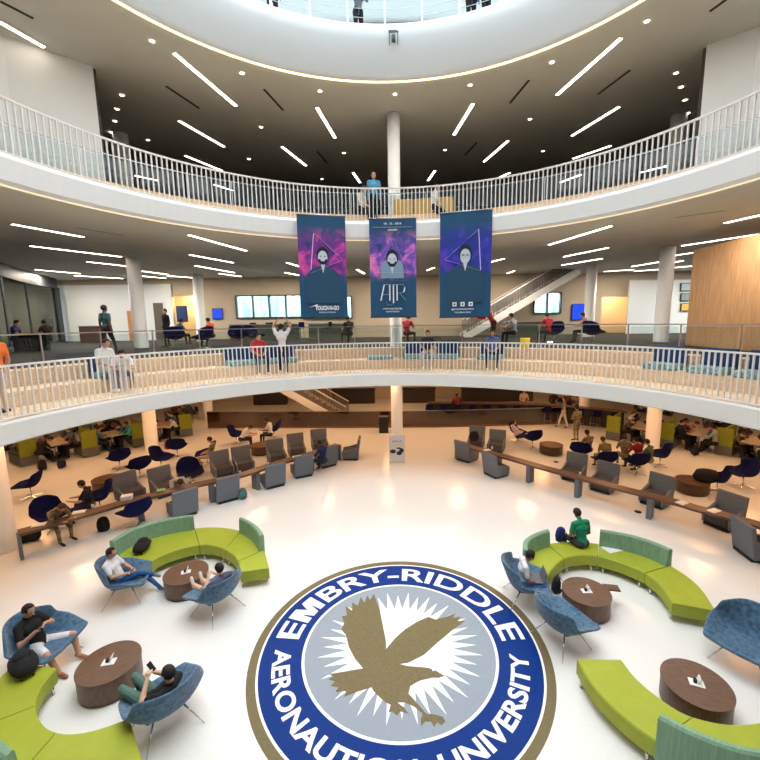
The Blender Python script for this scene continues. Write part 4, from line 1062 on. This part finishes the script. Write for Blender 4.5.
person(at_(563, 428, 0), 1.2, 'walk', T(arms='down'), 'person in grey shirt and light trousers walking behind the uniformed group', greyC, cloth((200, 190, 176)), 0, False, vox=MV)
# ------------------------------------------------------------------ ground floor booths under the balcony
def mk_booth():
    root = empty('booth_bench', (0, 0, 0), 0, 'x', 'bench')
    MB().box((0, 0, .24), (.62, 1.5, .40)).build('seat_base', mat('booth grey', (92, 96, 92), .7), root)
    MB().box((0, 0, .47), (.60, 1.46, .07)).build('seat_pad', mat('booth seat', (54, 58, 70), .8), root, bevel=.02)
    MB().box((0, -.70, .72), (.60, .09, 1.0)).build('end_panel', boothG, root, bevel=.02)
    MB().box((0, .0, .85), (.07, 1.46, .75)).build('divider', boothG, root, bevel=.02)
    return root
booth = reg(mk_booth)
def mk_dt():
    root = empty('dining_table', (0, 0, 0), 0, 'x', 'table')
    MB().box((0, 0, .74), (.75, 1.25, .04)).build('tabletop', mat('pale laminate', (190, 176, 156), .4), root, bevel=.01)
    MB().tube([(0, 0, .03), (0, 0, .72)], .04).build('pedestal', steel, root); MB().box((0, 0, .015), (.5, .6, .03)).build('base', blackP, root)
    return root
dtable = reg(mk_dt)
bL = [(31, 466), (92, 457), (141, 447), (187, 437)]; bR = [(612, 441), (664, 449), (722, 456), (775, 468)]
gb = 'olive green booth benches'
bpos = {}
for side, lst in (('left', bL), ('right', bR)):
    ps_ = [G(*q) for q in lst]
    for i, p in enumerate(ps_):
        q = p+(p-C0).normalized()*.8
        booth(q, inward(p)+PI, f'olive green booth bench with grey base, {ORD[i]} from the left under the {side} balcony', gb); bpos[(side, i)] = q
    for i in range(3):
        q = (bpos[(side, i)]+bpos[(side, i+1)])/2; rz = inward(q)+PI
        dtable(q, rz, f'pale dining table between booth benches, {ORD[i]} from the left under the {side} balcony', 'booth tables')
        cols_ = [[(24, 24, 28), (150, 152, 158), (66, 68, 74), (40, 50, 90)], [(60, 92, 120), (190, 150, 110), (70, 160, 150), (90, 60, 50)], [(120, 24, 40), (60, 110, 160), (200, 200, 204), (40, 40, 46)]][i] if side == 'left' else [[(70, 60, 50), (200, 196, 190), (110, 30, 40), (40, 42, 60)], [(30, 30, 34), (170, 120, 110), (140, 150, 156), (60, 50, 44)], [(96, 92, 66), (36, 36, 40), (100, 96, 70), (210, 210, 210)]][i]
        nm_ = [['black', 'pale grey', 'charcoal', 'dark blue'], ['slate blue', 'tan', 'turquoise', 'brown'], ['dark red', 'blue', 'white', 'near-black']][i] if side == 'left' else [['brown', 'off-white', 'wine red', 'dark navy'], ['black', 'salmon', 'light grey', 'dark brown'], ['olive', 'black', 'khaki green', 'white']][i]
        t = Vector((math.cos(rz), math.sin(rz), 0)); f_ = Vector((-math.sin(rz), math.cos(rz), 0))
        cols_ += [(84, 44, 84), (76, 104, 134)]; nm_ += ['plum', 'steel blue']
        for j, (s, e) in enumerate(((-1, -.5), (-1, .5), (1, -.5), (1, .5), (-1, 0), (1, 0))):
            pp = q+t*s*.72+f_*e
            person(pp, rz+(-PI/2 if s < 0 else PI/2), 'sit', (lean1, sit1)[(i+j) % 2], f'person in {nm_[j]} top seated at the {ORD[i]} booth table under the {side} balcony', cloth(cols_[j]), navyP if j % 2 else blackC, (0, 2, 1, 0, 1, 2)[j], j % 2 == 0, False, hair=(hairB, hairBr)[j % 2], vox=.03, group='people at the booth tables')
for i, (x, y) in enumerate([(43, 470), (62, 468), (168, 449), (695, 455), (745, 466)]):
    backpack(G(x, y), i*1.3, ['black backpack on the floor at the leftmost booth', 'dark blue backpack on the floor beside the pale grey diner', 'wine red backpack on the floor right of the left column', 'black backpack on the floor by the right column booths', 'black backpack on the floor by the rightmost booths'][i], [blackC, navyP, cloth((130, 20, 36)), blackC, blackC][i])
# dining groups further back on the ground floor
def mk_cafe_chair():
    root = empty('cafe_chair', (0, 0, 0), 0, 'x', 'chair'); m = mat('black chair plastic', (30, 30, 34), .5)
    MB().box((0, 0, .45), (.42, .42, .035)).build('seat', m, root, bevel=.012); MB().box((0, -.20, .70), (.40, .035, .32)).build('backrest', m, root, bevel=.012)
    for sx in (-1, 1):
        for sy in (-1, 1): MB().tube([(sx*.15, sy*.15, .44), (sx*.2, sy*.21, 0)], .012, 6).build('leg', chrome, root)
    return root
cchair = reg(mk_cafe_chair)
def mk_ct():
    root = empty('cafe_table', (0, 0, 0), 0, 'x', 'table')
    MB().box((0, 0, .735), (.8, .8, .03)).build('tabletop', mat('dark tabletop', (70, 52, 40), .4), root); MB().tube([(0, 0, .02), (0, 0, .72)], .035).build('pedestal', steel, root); MB().box((0, 0, .01), (.45, .45, .02)).build('base', blackP, root)
    return root
ctable = reg(mk_ct)
tops = [(40, 44, 60), (120, 60, 50), (180, 180, 184), (30, 30, 32), (90, 100, 60), (60, 90, 130), (200, 170, 150), (90, 30, 40), (140, 140, 150), (50, 60, 50)]
tnm = ['navy', 'rust', 'silver grey', 'black', 'moss green', 'denim blue', 'beige', 'maroon', 'grey', 'dark green']
k = 0
for side, sg in (('left', -1), ('right', 1)):
    for i, (R, a) in enumerate([(22.5, 56), (20.5, 46), (24, 49), (21.5, 36), (26.5, 43)] if sg < 0 else [(22, 32), (25.5, 40), (22.5, 43), (21.5, 52), (25, 49)]):
        t = math.radians(a*sg); q = Vector((R*math.sin(t), YC+R*math.cos(t), 0))
        if abs(q.x) > 25.5 or q.y > 29.5: q *= .93
        w_ = f'{ORD[i]} {side} cafe table'
        ctable(q, t, f'square dark cafe table behind the booths, {ORD[i]} of the {side} group', 'cafe tables'); 
        for j in range(4):
            b = j*PI/2+t; cp = q+Vector((math.cos(b)*.72, math.sin(b)*.72, 0))
            cchair(cp, face(cp, q), f'black cafe chair on the {["right", "far", "left", "near"][j]} side of the {w_}', 'cafe chairs')
            if j != (i % 4):
                c = tops[(k*3+j) % 10]; person(cp, face(cp, q), 'sit', (sit1, lean1)[j % 2], f'person in {tnm[(k*3+j) % 10]} top on the {["right", "far", "left", "near"][j]} side of the {w_}', cloth(c), blackC if j % 2 else navyP, (k+j) % 3, j % 2 == 0, False, vox=.03, group='people in the dining area', hair=(hairB, hairBr)[(k+j) % 2])
        k += 1
# bar counter with navy stools on the ground floor right of the column
cpos = [P(x, y, 1.05) for x, y in ((428, 402), (470, 402.5), (520, 403), (562, 405), (625, 411))]
pts = resample(smooth(cpos), 40); c = pts[20].copy(); c.z = 0
root = empty('bar_counter', c, 0, 'long dark counter lined with navy bar stools at the back of the ground floor', 'counter')
cen = [(p-c, Vector((0, 1, 0))) for p in pts]
MB().sweep(cen, [(-.3, -.06), (.3, -.06), (.3, 0), (-.3, 0)]).build('worktop', walnut, root)
MB().sweep([(Vector((p.x, p.y, 0)), d) for p, d in cen], [(.05, 0), (.2, 0), (.2, .98), (.05, .98)]).build('front_panel', mat('dark panel', (52, 44, 40), .6), root)
for i in range(14):
    p = resample(pts, 13)[i]; stool(Vector((p.x, p.y-.62, 0)), 0, f'navy bar stool at the long back counter, {ORD[i]} from the left', 'navy bar stools')
for x, lb, cc_ in ((2, 'person in maroon top on a stool at the long back counter', (110, 30, 40)), (7, 'person in beige top behind the long back counter', (196, 170, 150)), (9, 'person in dark top behind the long back counter', (36, 36, 40))):
    p = resample(pts, 13)[x]
    if x == 2: person(Vector((p.x, p.y-.60, 0)), 0, 'sit', T(seat=.77, lean=.3, arms='table', head=.3, ankz=.32), lb, cloth(cc_), blackC, 0, vox=.03)
    else: person(Vector((p.x, p.y+.7, 0)), PI, 'stand', T(arms='lap', head=.3), lb, cloth(cc_), blackC, 0, vox=.03)
# dark service counters far back
for i, (xa, xb, y) in enumerate(((337, 376, 397), (402, 432, 397), (455, 520, 394), (262, 292, 400))):
    a = P(xa, y, 0); b = P(xb, y, 0); a.y = b.y = min(a.y, 29.6); m = (a+b)/2; L_ = abs(b.x-a.x)
    root = empty('service_counter', (m.x, m.y, 0), 0, 'dark service counter at the back of the ground floor, '+['left of the central column', 'right of the central column', 'behind the navy stools', 'behind the stair'][i], 'counter')
    MB().box((0, 0, .5), (L_, .6, 1.0)).build('body', mat('counter dark', (48, 40, 36), .6), root); MB().box((0, 0, 1.02), (L_+.1, .7, .05)).build('worktop', blackP, root)
# bronze glass guard in front of the back zone
ga = [P(x, y, 0) for x, y in ((208, 428), (240, 428), (300, 428), (352, 428), (396, 427.5), (440, 427.5), (490, 426), (540, 424.5), (575, 423))]
pts = resample(smooth(ga), 32); c = pts[16].copy()
root = empty('glass_guard', c, 0, 'low bronze tinted glass guard running across the back of the ground floor', 'railing')
cen = [(p-c, Vector((0, 1, 0))) for p in pts]
# the stair opens through the guard left of the column
MB().sweep(cen, [(-.01, .1), (.01, .1), (.01, .95), (-.01, .95)]).build('glass_pane', glassB, root)
MB().sweep(cen, [(-.03, 0), (.03, 0), (.03, .1), (-.03, .1)]).build('base_channel', mat('bronze trim', (110, 78, 48), .4), root)
MB().sweep(cen, [(-.02, .95), (.02, .95), (.02, .98), (-.02, .98)]).build('top_cap', steel, root)
pb = P(384, 428, 0); 
root = empty('litter_bin', (pb.x+.0, pb.y-.9, 0), 0, 'black litter bin just behind the central column', 'bin')
MB().box((0, 0, .42), (.5, .4, .84)).build('bin_body', blackP, root, bevel=.02); MB().box((0, 0, .87), (.52, .42, .05)).build('lid', mat('bin lid', (60, 62, 66), .4), root, bevel=.01)
# ------------------------------------------------------------------ stairs
def stair(p0, p1, wid, label, steps=18, h=.95, dy=1):
    """p0 foot, p1 head, runs in the x direction; wid goes backwards in y"""
    root = empty('staircase', p0, 0, label, 'stairs'); d = Vector(p1)-Vector(p0); s = 1 if d.x > 0 else -1
    run, rise = abs(d.x)/steps, d.z/steps
    MB_ = MB()
    for i in range(steps): MB_.box((s*run*(i+.5), wid/2, rise*(i+1)-.03), (run+.03, wid, .06)); MB_.box((s*run*(i+.02), wid/2, rise*(i+.5)), (.03, wid, rise))
    MB_.build('treads', mat('stair tread', (150, 130, 108), .6), root)
    for y, nm in ((-.03, 'stringer'), (wid+.03, 'stringer')):
        MB().bar((-s*.1, y, -.02), (d.x, y, d.z-.0), .07, .42).build(nm, fasciaM, root)
        MB().bar((0, y, h+.15), (d.x, y, d.z+h+.15), .05, .05).build('handrail', rail, root)
        b = MB()
        for i in range(steps*4): t = (i+.5)/(steps*4); b.box((d.x*t, y, d.z*t+h/2+.1), (.05, .03, h))
        q = b.build('baluster_row', mat('grey baluster', (112, 108, 106), .5), root)
    return root
sf = P(346, 427, 0); stair((sf.x, sf.y+.35, 0), (sf.x-6.2, sf.y+.35, 3.72), 1.6, 'white stringer staircase rising to the left at the back of the ground floor')
a = Yx(466, 339, 25.5); b = Yx(580, 262, 25.5)
stair((a.x, 25.5, 4.9), (b.x, 25.5, 8.86), 1.5, 'white stringer staircase rising to the right behind the right banner on the middle level')
# ------------------------------------------------------------------ middle level furniture
# oak clad box on the right
o1 = P(685, 345, 4.9); o2 = P(760, 352, 4.9); zt = 8.55
dv = (o2-o1).normalized(); nv = Vector((-dv.y, dv.x, 0)); nv = nv if nv.x > 0 else -nv
o3 = o2+dv*5
root = empty('oak_wall_box', ((o1.x+o3.x)/2, (o1.y+o3.y)/2, 4.9), 0, 'tall oak clad box wall standing on the right of the middle level', 'wall panel')
cc_ = Vector(root.location)
a_, b_, c_, d_ = o1-cc_, o3-cc_, o3+nv*3-cc_, o1+nv*3-cc_
MB().prism([(v.x, v.y) for v in (a_, b_, c_, d_)], .0, 3.55).build('oak_cladding', oakV, root)
# glazed meeting room on the left
gl = [P(54, 281, 8.95), P(20, 274, 8.95), P(0, 266, 8.95)]; gl.append(gl[-1]+(gl[-1]-gl[0]).normalized()*4)
gl = [v*(26.6/28.3) for v in gl]; gl = [Vector((max(v.x, -26.3), v.y, 4.9)) for v in gl]; g0 = gl[0]
root = empty('glass_meeting_room', g0, 0, 'dark framed glass walled meeting room at the left end of the middle level', 'room partition')
pts = resample(smooth(gl), 12); fr_ = mat('charcoal frame', (52, 56, 62), .5)
def sw_(ps, sec, nm, m, **k):
    cen = []
    for i, p in enumerate(ps):
        d = (ps[min(i+1, len(ps)-1)]-ps[max(i-1, 0)]).normalized(); cen.append((p-g0, Vector((-d.y, d.x, 0))))
    return MB().sweep(cen, sec, **k).build(nm, m, root)
sw_(pts, [(-.01, .1), (.01, .1), (.01, 3.4), (-.01, 3.4)], 'glass_wall', glassmat('room glass', (200, 205, 200), .12))
sw_(pts, [(-.15, 3.4), (.15, 3.4), (.15, 4.02), (-.15, 4.02)], 'header', fr_); sw_(pts, [(-.06, 0), (.06, 0), (.06, .1), (-.06, .1)], 'sill', fr_)
sw_([Vector((max(p.x-.5, -26.8), p.y+.2+.05*math.sin(i*2.1), p.z)) for i, p in enumerate(resample(pts, 48))], [(-.02, .1), (.02, .1), (.02, 3.38), (-.02, 3.38)], 'curtain', mat('beige curtain', (196, 184, 160), .9))
for i in (0, 4, 8, 12): p = pts[i]-g0; MB().box((p.x, p.y, 1.75), (.3 if i == 0 else .08, .3 if i == 0 else .08, 3.4)).build('mullion', fr_, root)
# screens and pictures on the back wall
def screen(x0, y0, x1, y1, label, m, y=yb2-.08, name='wall_screen', cat='screen'):
    a = Yx(x0, y0, y); b = Yx(x1, y1, y); root = empty(name, ((a.x+b.x)/2, y, (a.z+b.z)/2), 0, label, cat)
    W_, H_ = b.x-a.x, a.z-b.z
    MB().box((0, 0, 0), (W_, .06, H_)).build('frame', blackP, root); MB().box((0, -.035, 0), (W_-.08, .012, H_-.08)).build('panel', m, root); return root
screen(212, 308.5, 223, 319, 'bright blue screen on the beige wall left of the windows', screenB)
screen(572, 304, 584, 320, 'bright blue screen on the beige wall right of the banners', screenB)
screen(176, 306, 188, 322, 'small dark screen on the wall of the lit servery opening', mat('dim screen', (40, 60, 110), .3, emit=.3), y=yb2+.2)
for i, (ya, yb__) in enumerate(((283, 291), (293, 301), (303, 311))):
    screen(681, ya, 692, yb__, ['topmost', 'middle', 'lowest'][i]+' framed picture on the white wall beside the oak box', [mat('pale print', (170, 190, 200)), mat('green print', (130, 150, 150)), mat('amber print', (220, 180, 90))][i], y=27.45, name='framed_picture', cat='picture')
def wdoor(x0, y0, x1, label, m):
    a = Yx(x0, y0, 27.65); b = Yx(x1, y0, 27.65); root = empty('wooden_door', ((a.x+b.x)/2, 27.66, 4.9), 0, label, 'door'); h = a.z-4.9
    dl = MB().box((0, 0, h/2), (b.x-a.x, .08, h)).build('door_leaf', m, root); MB().box(((b.x-a.x)*.38, -.06, 1.05), (.14, .04, .03)).build('door_handle', steel, dl)
wdoor(127, 311, 137, 'orange toned wooden door in the left white wall', mat('orange door', (196, 128, 78), .5)); wdoor(153, 303, 162, 'dark taupe door in the left white wall', mat('taupe door', (96, 90, 78), .5))
# display cases / low counters behind the walkway
for i, (x0, x1, py, hgt) in enumerate(((84, 104, 341, 1.0), (232, 300, 338, .95), (310, 352, 338, .95), (505, 545, 338, .9))):
    a = P(x0, py, 4.9); b = P(x1, py, 4.9); yy = min(a.y, 24.8); a = Yx(x0, py, yy); b = Yx(x1, py, yy)
    root = empty('low_counter', ((a.x+b.x)/2, yy, 4.9), 0, 'low grey green counter on the middle level, '+['in front of the left white wall', 'below the left half of the windows', 'below the right half of the windows', 'under the rising stair'][i], 'counter')
    MB().box((0, 0, hgt/2), (b.x-a.x, .6, hgt)).build('body', [mat('brown cabinet', (96, 66, 50)), mat('sage cabinet', (104, 112, 100))][i > 0], root); MB().box((0, 0, hgt+.02), (b.x-a.x+.1, .7, .04)).build('worktop', mat('pale top', (170, 170, 164), .4), root)
# navy chairs, stools and people on the middle level
def m2(px, py): return P(px, py, 4.9)
for i, ((x, y), r, lb) in enumerate([((176, 348), .5, 'navy shell chair left of the rear left column on the middle level'), ((204, 349), 1.2, 'navy shell chair right of the rear left column on the middle level'), ((239, 347), .2, 'navy shell chair behind the walkway rail left of the banners'), ((254, 346), -.4, 'navy shell chair behind the walkway rail just left of the left banner'), ((553, 343), .1, 'navy shell chair behind the walkway rail right of the banners'), ((592, 344), -1.0, 'navy shell chair next to the rear right column on the middle level')]):
    swivel(m2(x, y), r, lb, 'navy chairs on the middle level')
for i, (x, y) in enumerate([(255, 340), (270, 340), (287, 340), (300, 341), (328, 340), (345, 340)]):
    stool(m2(x, y), PI*.1*i, f'navy bar stool by the window counter on the middle level, {ORD[i]} from the left', 'window counter stools')
mp = [((109, 355), -.3, 'walk', T(arms='down'), 'person in teal grey top and dark trousers walking away on the left walkway', (44, 74, 84), (24, 24, 28), 3, False),
      ((168, 347), 2.6, 'stand', T(arms='down'), 'person in black standing beside the servery opening', (22, 22, 26), (22, 22, 26), 0, True),
      ((51, 343), 1.2, 'stand', T(arms='down'), 'small figure in dark clothes far back before the left white wall', (40, 60, 80), (30, 30, 34), 0, True),
      ((493, 348), 1.5, 'stand', T(arms='table', lean=.5), 'person in red top bending forward beside the right banner', (190, 30, 44), (50, 40, 40), 0, True)]
for (x, y), rz, kd, o, lb, a, b, s, sl in mp: person(m2(x, y), rz, kd, o, lb, cloth(a), cloth(b), s, sl, vox=MV)
ms = [((213, 347), 1.3, 'person in orange shirt sitting beside the rear left column', (226, 88, 44)), ((180, 345), -.6, 'person in slate blue top sitting in front of the servery opening', (84, 108, 128)),
      ((16, 352), -1.2, 'person in navy top at the meeting table left of the glass room', (36, 44, 88)), ((50, 350), 1.2, 'person in dark top facing the navy dressed person in the glass room', (60, 50, 46)),
      ((514, 345), .8, 'person in grey top sitting under the rising stair', (150, 150, 154)), ((548, 344), .3, 'person in red top sitting in the navy chair right of the banners', (170, 28, 46)), ((350, 345), .6, 'person in black top behind the walkway rail left of the middle banner', (30, 28, 30)), ((407, 345), -.5, 'person in maroon top behind the walkway rail just right of the column', (150, 30, 44)), ((585, 343), .9, 'person in tan top beside the rear right column', (190, 140, 96))]
for (x, y), rz, lb, a in ms: person(m2(x, y), rz, 'sit', sit1, lb, cloth(a), blackC, 0, False, vox=.03)
pt = m2(33, 351); 
root = empty('meeting_table', pt, .3, 'dark meeting table between the two seated people at the far left of the middle level', 'table')
MB().box((0, 0, .73), (1.6, .8, .04)).build('tabletop', mat('dark tabletop', (70, 52, 40), .4), root); MB().box((0, 0, .36), (1.2, .3, .7)).build('pedestal', blackP, root)
root = empty('yellow_bin', m2(525, 348), 0, 'small yellow tub on the floor behind the walkway rail right of the banners', 'tub')
MB().lathe([(0, 0), (.14, 0), (.18, .38), (.15, .38), (.12, .03), (0, .03)], n=20).build('tub_body', mat('yellow plastic', (236, 206, 20), .4), root)
# cushions, seats and people on the wooden terrace steps
tealP = mat('teal pattern cushion', (70, 130, 150), .9, col2=(160, 196, 200), vscale=14); cobalt = mat('cobalt cushion', (24, 66, 120), .9, var=.1, vscale=20)
def mk_cush():
    root = empty('step_seat', (0, 0, 0), 0, 'x', 'seat')
    MB().box((0, 0, .09), (.86, .62, .18)).build('seat_pad', tealP, root, bevel=.03); MB().box((0, .34, .36), (.86, .10, .58)).build('backrest', cobalt, root, bevel=.03)
    return root
stepseat = reg(mk_cush)
def onring(deg, R, z): t = math.radians(deg); return Vector((R*math.sin(t), YC+R*math.cos(t), z))
def degof(px, py, z): p = P(px, py, z); return math.degrees(math.atan2(p.x, p.y-YC))
for i, x in enumerate((112, 240, 262, 285, 415, 447, 490, 664, 711, 760)):
    dg_ = ringdeg(x, 9.28, 4.7); p = onring(dg_, 9.28, 4.5); stepseat(p, inward(p)+PI, f'blue padded seat on the lower balcony wooden step, {ORD[i]} from the left', 'padded seats on the wooden steps')
for i, x in enumerate((380, 425)):
    dg_ = ringdeg(x, 9.2, 4.6); p = onring(dg_, 9.2, 4.5); tag(MB().box((p.x, p.y, 4.57), (1.0, .5, .14), rz=inward(p)).build('floor_cushion', tealP, bevel=.04), f'flat teal cushion on the wooden step {["left of", "right of"][i]} the central column', 'cushion')
def stepper(x, rz, o, lb, a, b, kind='sit', R=9.1, z=4.5, **k):
    dg_ = ringdeg(x, R, z+.5); p = onring(dg_, R, z); person(p, inward(p)+rz, kind, o, lb, cloth(a), cloth(b), k.get('s', 0), k.get('sleeve', False), False, shoes=shoeW, vox=MV)
st_ = T(seat=.20, lean=.1, arms='lap', head=.4, ankz=-.26, ext=-.03, kneez=.26)
stepper(104, .2, st_, 'person in white t-shirt sitting on the wooden step at far left', (226, 228, 232), (190, 190, 196)); stepper(258, .1, st_, 'person in red top sitting on the wooden step left of the stretching person', (200, 50, 60), (40, 50, 80))
stepper(428, .0, st_, 'person with dark jacket sitting on the wooden step right of the central column', (54, 56, 76), (200, 200, 206)); stepper(492, .2, st_, 'person in blue striped top sitting on the wooden step below the right banner', (90, 120, 180), (40, 44, 70))
stepper(283, 2.6, T(arms='reach', lean=-.1), 'person in white shirt stretching arms overhead on the lower balcony', (232, 234, 238), (30, 34, 54), 'reach', R=8.3, z=4.16)
stepper(121, -.3, T(seat=.37, lean=.55, arms='table', head=.3), 'person in white top bending forward on the lowest wooden step at far left', (236, 238, 240), (110, 110, 120), 'sit', R=9.0, z=4.153)
dg_ = ringdeg(-2, 8.2, 5.0); p = onring(dg_, 8.2, 4.16); person(p, PI/2, 'stand', T(arms='down'), 'person in orange top cut off by the left picture edge on the lower balcony', cloth((238, 120, 40)), cloth((220, 200, 190)), 0, False, vox=MV)
# upper level people and seats
def u3(px, py): return P(px, py, 10.05)
for i, (x, c_, lb, kd) in enumerate(((374, (90, 160, 200), 'person in light blue top beside the central column on the upper level', 'stand'), (361, (200, 198, 196), 'person in pale top seated left of the column on the upper level', 'sit'), (433, (206, 206, 210), 'person in white top seated right of the column on the upper level', 'sit'))):
    dg_ = ringdeg(x, 9.35, 10.4); p = onring(dg_*1.0, 9.35 if kd == 'sit' else 9.3, 9.66)
    person(p, inward(p)+i, kd, T(arms='down') if kd == 'stand' else T(seat=.39, lean=.1, arms='lap', head=.3, ankz=-.26, kneez=.30), lb, cloth(c_), blackC, 0, vox=MV)
for i, dgx in enumerate((3.5, 8, 12.5)):
    p = onring(dgx, 10.02, 10.05); tag(MB().box((p.x, p.y, 10.35), (.75, .3, .6), rz=inward(p)).build('yellow_screen_seat', mat('mustard fabric', (190, 160, 80), .9), bevel=.05), f'mustard yellow padded seat on the upper level, {ORD[i]} right of the central column', 'seat')
# topmost level people
for i, (x, c_, lb) in enumerate(((272, (120, 30, 60), 'person in maroon top at the topmost balcony rail, leftmost'), (358, (110, 116, 124), 'person in grey top at the topmost balcony rail left of the centre'), (471, (40, 110, 190), 'person in bright blue top at the topmost balcony rail'), (486, (40, 40, 70), 'person in navy top at the topmost balcony rail, rightmost'))):
    p = onring(ringdeg(x, 8.1, 15.9), 8.1, 15); d = (p-C0); d.z = 0; person(Vector((d.x, YC+d.y, 15.0)), inward(d+C0)+.3*i, 'stand', T(arms='table' if i % 2 else 'down', lean=.1), lb, cloth(c_), blackC, (0, 1)[i % 2], vox=.03)
for i, x in enumerate((382, 393, 404)):
    p = onring(ringdeg(x, 9.0, 15.5), 9.0, 15); d = (p-C0); d.z = 0; root = empty('planter_box', (d.x, YC+d.y, 15.0), inward(d+C0), f'dark navy box behind the topmost rail, {ORD[i]} from the left above the pictogram', 'box')
    MB().box((0, 0, .45), (.42, .4, .9)).build('box_body', mat('ink panel', (28, 40, 62), .5), root, bevel=.01)
# ------------------------------------------------------------------ small things
def paper(p, z, rz, label, s=1): 
    root = empty('table_card', (p.x, p.y, z), rz, label, 'card'); m = MB(); m.box((0, 0, .004), (.2*s, .14*s, .006)); m.build('leaflet', white, root)
    M = Matrix.Translation((.03, .02, .05)) @ Matrix.Rotation(.35, 4, 'Y'); MB().box(None, (.01, .12, .1), M=M).build('folded_card', white, root)
    MB().box((-.02, .0, .035), (.04, .05, .06)).build('holder', blackP, root)
paper(TA, .42, .4, 'small white card on the far left coffee table'); paper(TB, .42, .2, 'small white card on the front left coffee table'); paper(TC, .42, 0, 'small white card and black holder on the far right coffee table'); paper(TD, .42, -.4, 'small white card and black holder on the front right coffee table')
bk = P(25, 672, .42); backpack(bk, .9, 'black backpack lying on the lime sofa beside the man in white shorts', blackC, lay=True, s=1.15)
bk = P(142, 551, .42); backpack(bk, .2, 'black backpack lying on the far left lime sofa', blackC, lay=True, s=1.1)
bk = P(560, 541, .42); backpack(bk, .4, 'blue backpack leaning against the sofa back beside the green shirted man', cloth((26, 46, 110)), s=.85)
bk = G(545, 592); backpack(bk+Vector((.25, .0, 0)), 1.0, 'black backpack on the floor beside the laptop user', blackC, s=.8)
bk = G(104, 531); backpack(bk, .5, 'black backpack under the left work bar beside the grey support', blackC, s=1)
bk = G(243, 499); backpack(bk, .3, 'brown and turquoise bag on the floor beside a grey tub chair', mat('turquoise bag', (70, 150, 150), .8, col2=(120, 70, 50), vscale=5), s=.9)
bk = G(30, 541); tag(MB().box((bk.x, bk.y, .2), (.5, .3, .36), rz=.4).build('duffel_bag', blackC, bevel=.08), 'black duffel bag under the left end of the left work bar', 'bag')
def onbar(px, py, label, m, d=(.3, .2, .02), name='notebook', cat='notebook', rz=.4):
    p = P(px, py, .72+.002); tag(MB().box((p.x, p.y, .722+d[2]/2), d, rz=rz).build(name, m, bevel=.003), label, cat)
onbar(39, 525, 'white notebook in front of the camouflage soldier', white); onbar(79, 512, 'white sheet of paper beside the dark shirted man', white, (.32, .22, .01)); onbar(127, 499, 'crumpled white napkin bundle on the left work bar', white, (.3, .24, .12), 'napkin_bundle', 'napkin')
onbar(161, 491, 'green covered book on the left work bar', mat('green cover', (150, 190, 120)), (.24, .2, .05), 'book', 'book'); onbar(297, 456.5, 'white sheet on the far part of the left work bar', white, (.34, .2, .01))
onbar(487, 450, 'white sheet on the left end of the right work bar', white, (.3, .2, .01)); onbar(682, 503, 'white framed tablet on the right work bar', white, (.3, .22, .02), 'tablet', 'tablet'); onbar(714, 511, 'open notebook on the right work bar before a grey chair', white, (.34, .2, .02)); 
def cup(px, py, label, z=.72):
    p = P(px, py, z); root = empty('paper_cup', (p.x, p.y, z+.001), 0, label, 'cup'); MB().lathe([(0, 0), (.03, 0), (.042, .13), (0, .13)], n=16).build('cup_body', white, root); MB().lathe([(0, .13), (.045, .13), (.043, .145), (0, .15)], n=16).build('lid', shoeB, root)
cup(93, 508, 'white cup on the left work bar beside the grey support'); cup(240, 474, 'white cup on the left work bar between two grey chairs'); cup(580, 475, 'white cup at the second support of the right work bar'); cup(492, 449, 'white cup near the left end of the right work bar'); cup(268, 465, 'white cup on the middle of the left work bar'); cup(188, 481, 'white cup on the left work bar beside an empty navy chair')
pj = P(474, 440, .45); tag(MB().lathe([(0, 0), (.2, .02), (.24, .2), (.16, .42), (0, .46)], (pj.x, pj.y, .42), 14, sy=.7).build('black_jacket', blackC), 'black jacket bundled on the leftmost grey chair behind the right work bar', 'jacket')
pj = G(706, 478, .5); m = MB(); m.lathe([(0, 0), (.34, .0), (.42, .12), (.32, .34), (0, .40)], (pj.x, pj.y, .422), 18, sy=.75); tag(m.build('black_jacket', blackC), 'black jacket heaped over the drum table under the right balcony', 'jacket')
fp = P(612, 549, .42); tag(MB().box((fp.x, fp.y, .428), (.42, .3, .012), rz=.3).build('paper_sheet', white), 'white paper sheet on the lime sofa beside the green shirted man', 'paper')
tb = P(612, 593, 0); root = empty('laptop_shelf', TC+Vector((.58, .12, 0)), -.2, 'small wooden swing tray beside the far right coffee table', 'tray')
MB().box((0, 0, .40), (.3, .2, .02)).build('tray_board', walnut, root); MB().tube([(-.1, 0, .39), (-.1, 0, 0)], .012).build('stem', steel, root)
for i, (x, y) in enumerate(((163, 533), (556, 462), (638, 512))):
    p = G(x, y); tag(MB().lathe([(0, 0), (.1, 0), (.1, .015), (0, .02)], (p.x, p.y, 0), 14).build('floor_outlet', shoeB), ['small dark floor outlet cover near the far left sofa', 'small dark floor outlet cover beside the right bar support', 'small dark floor outlet cover under the right work bar'][i], 'outlet') if i else None
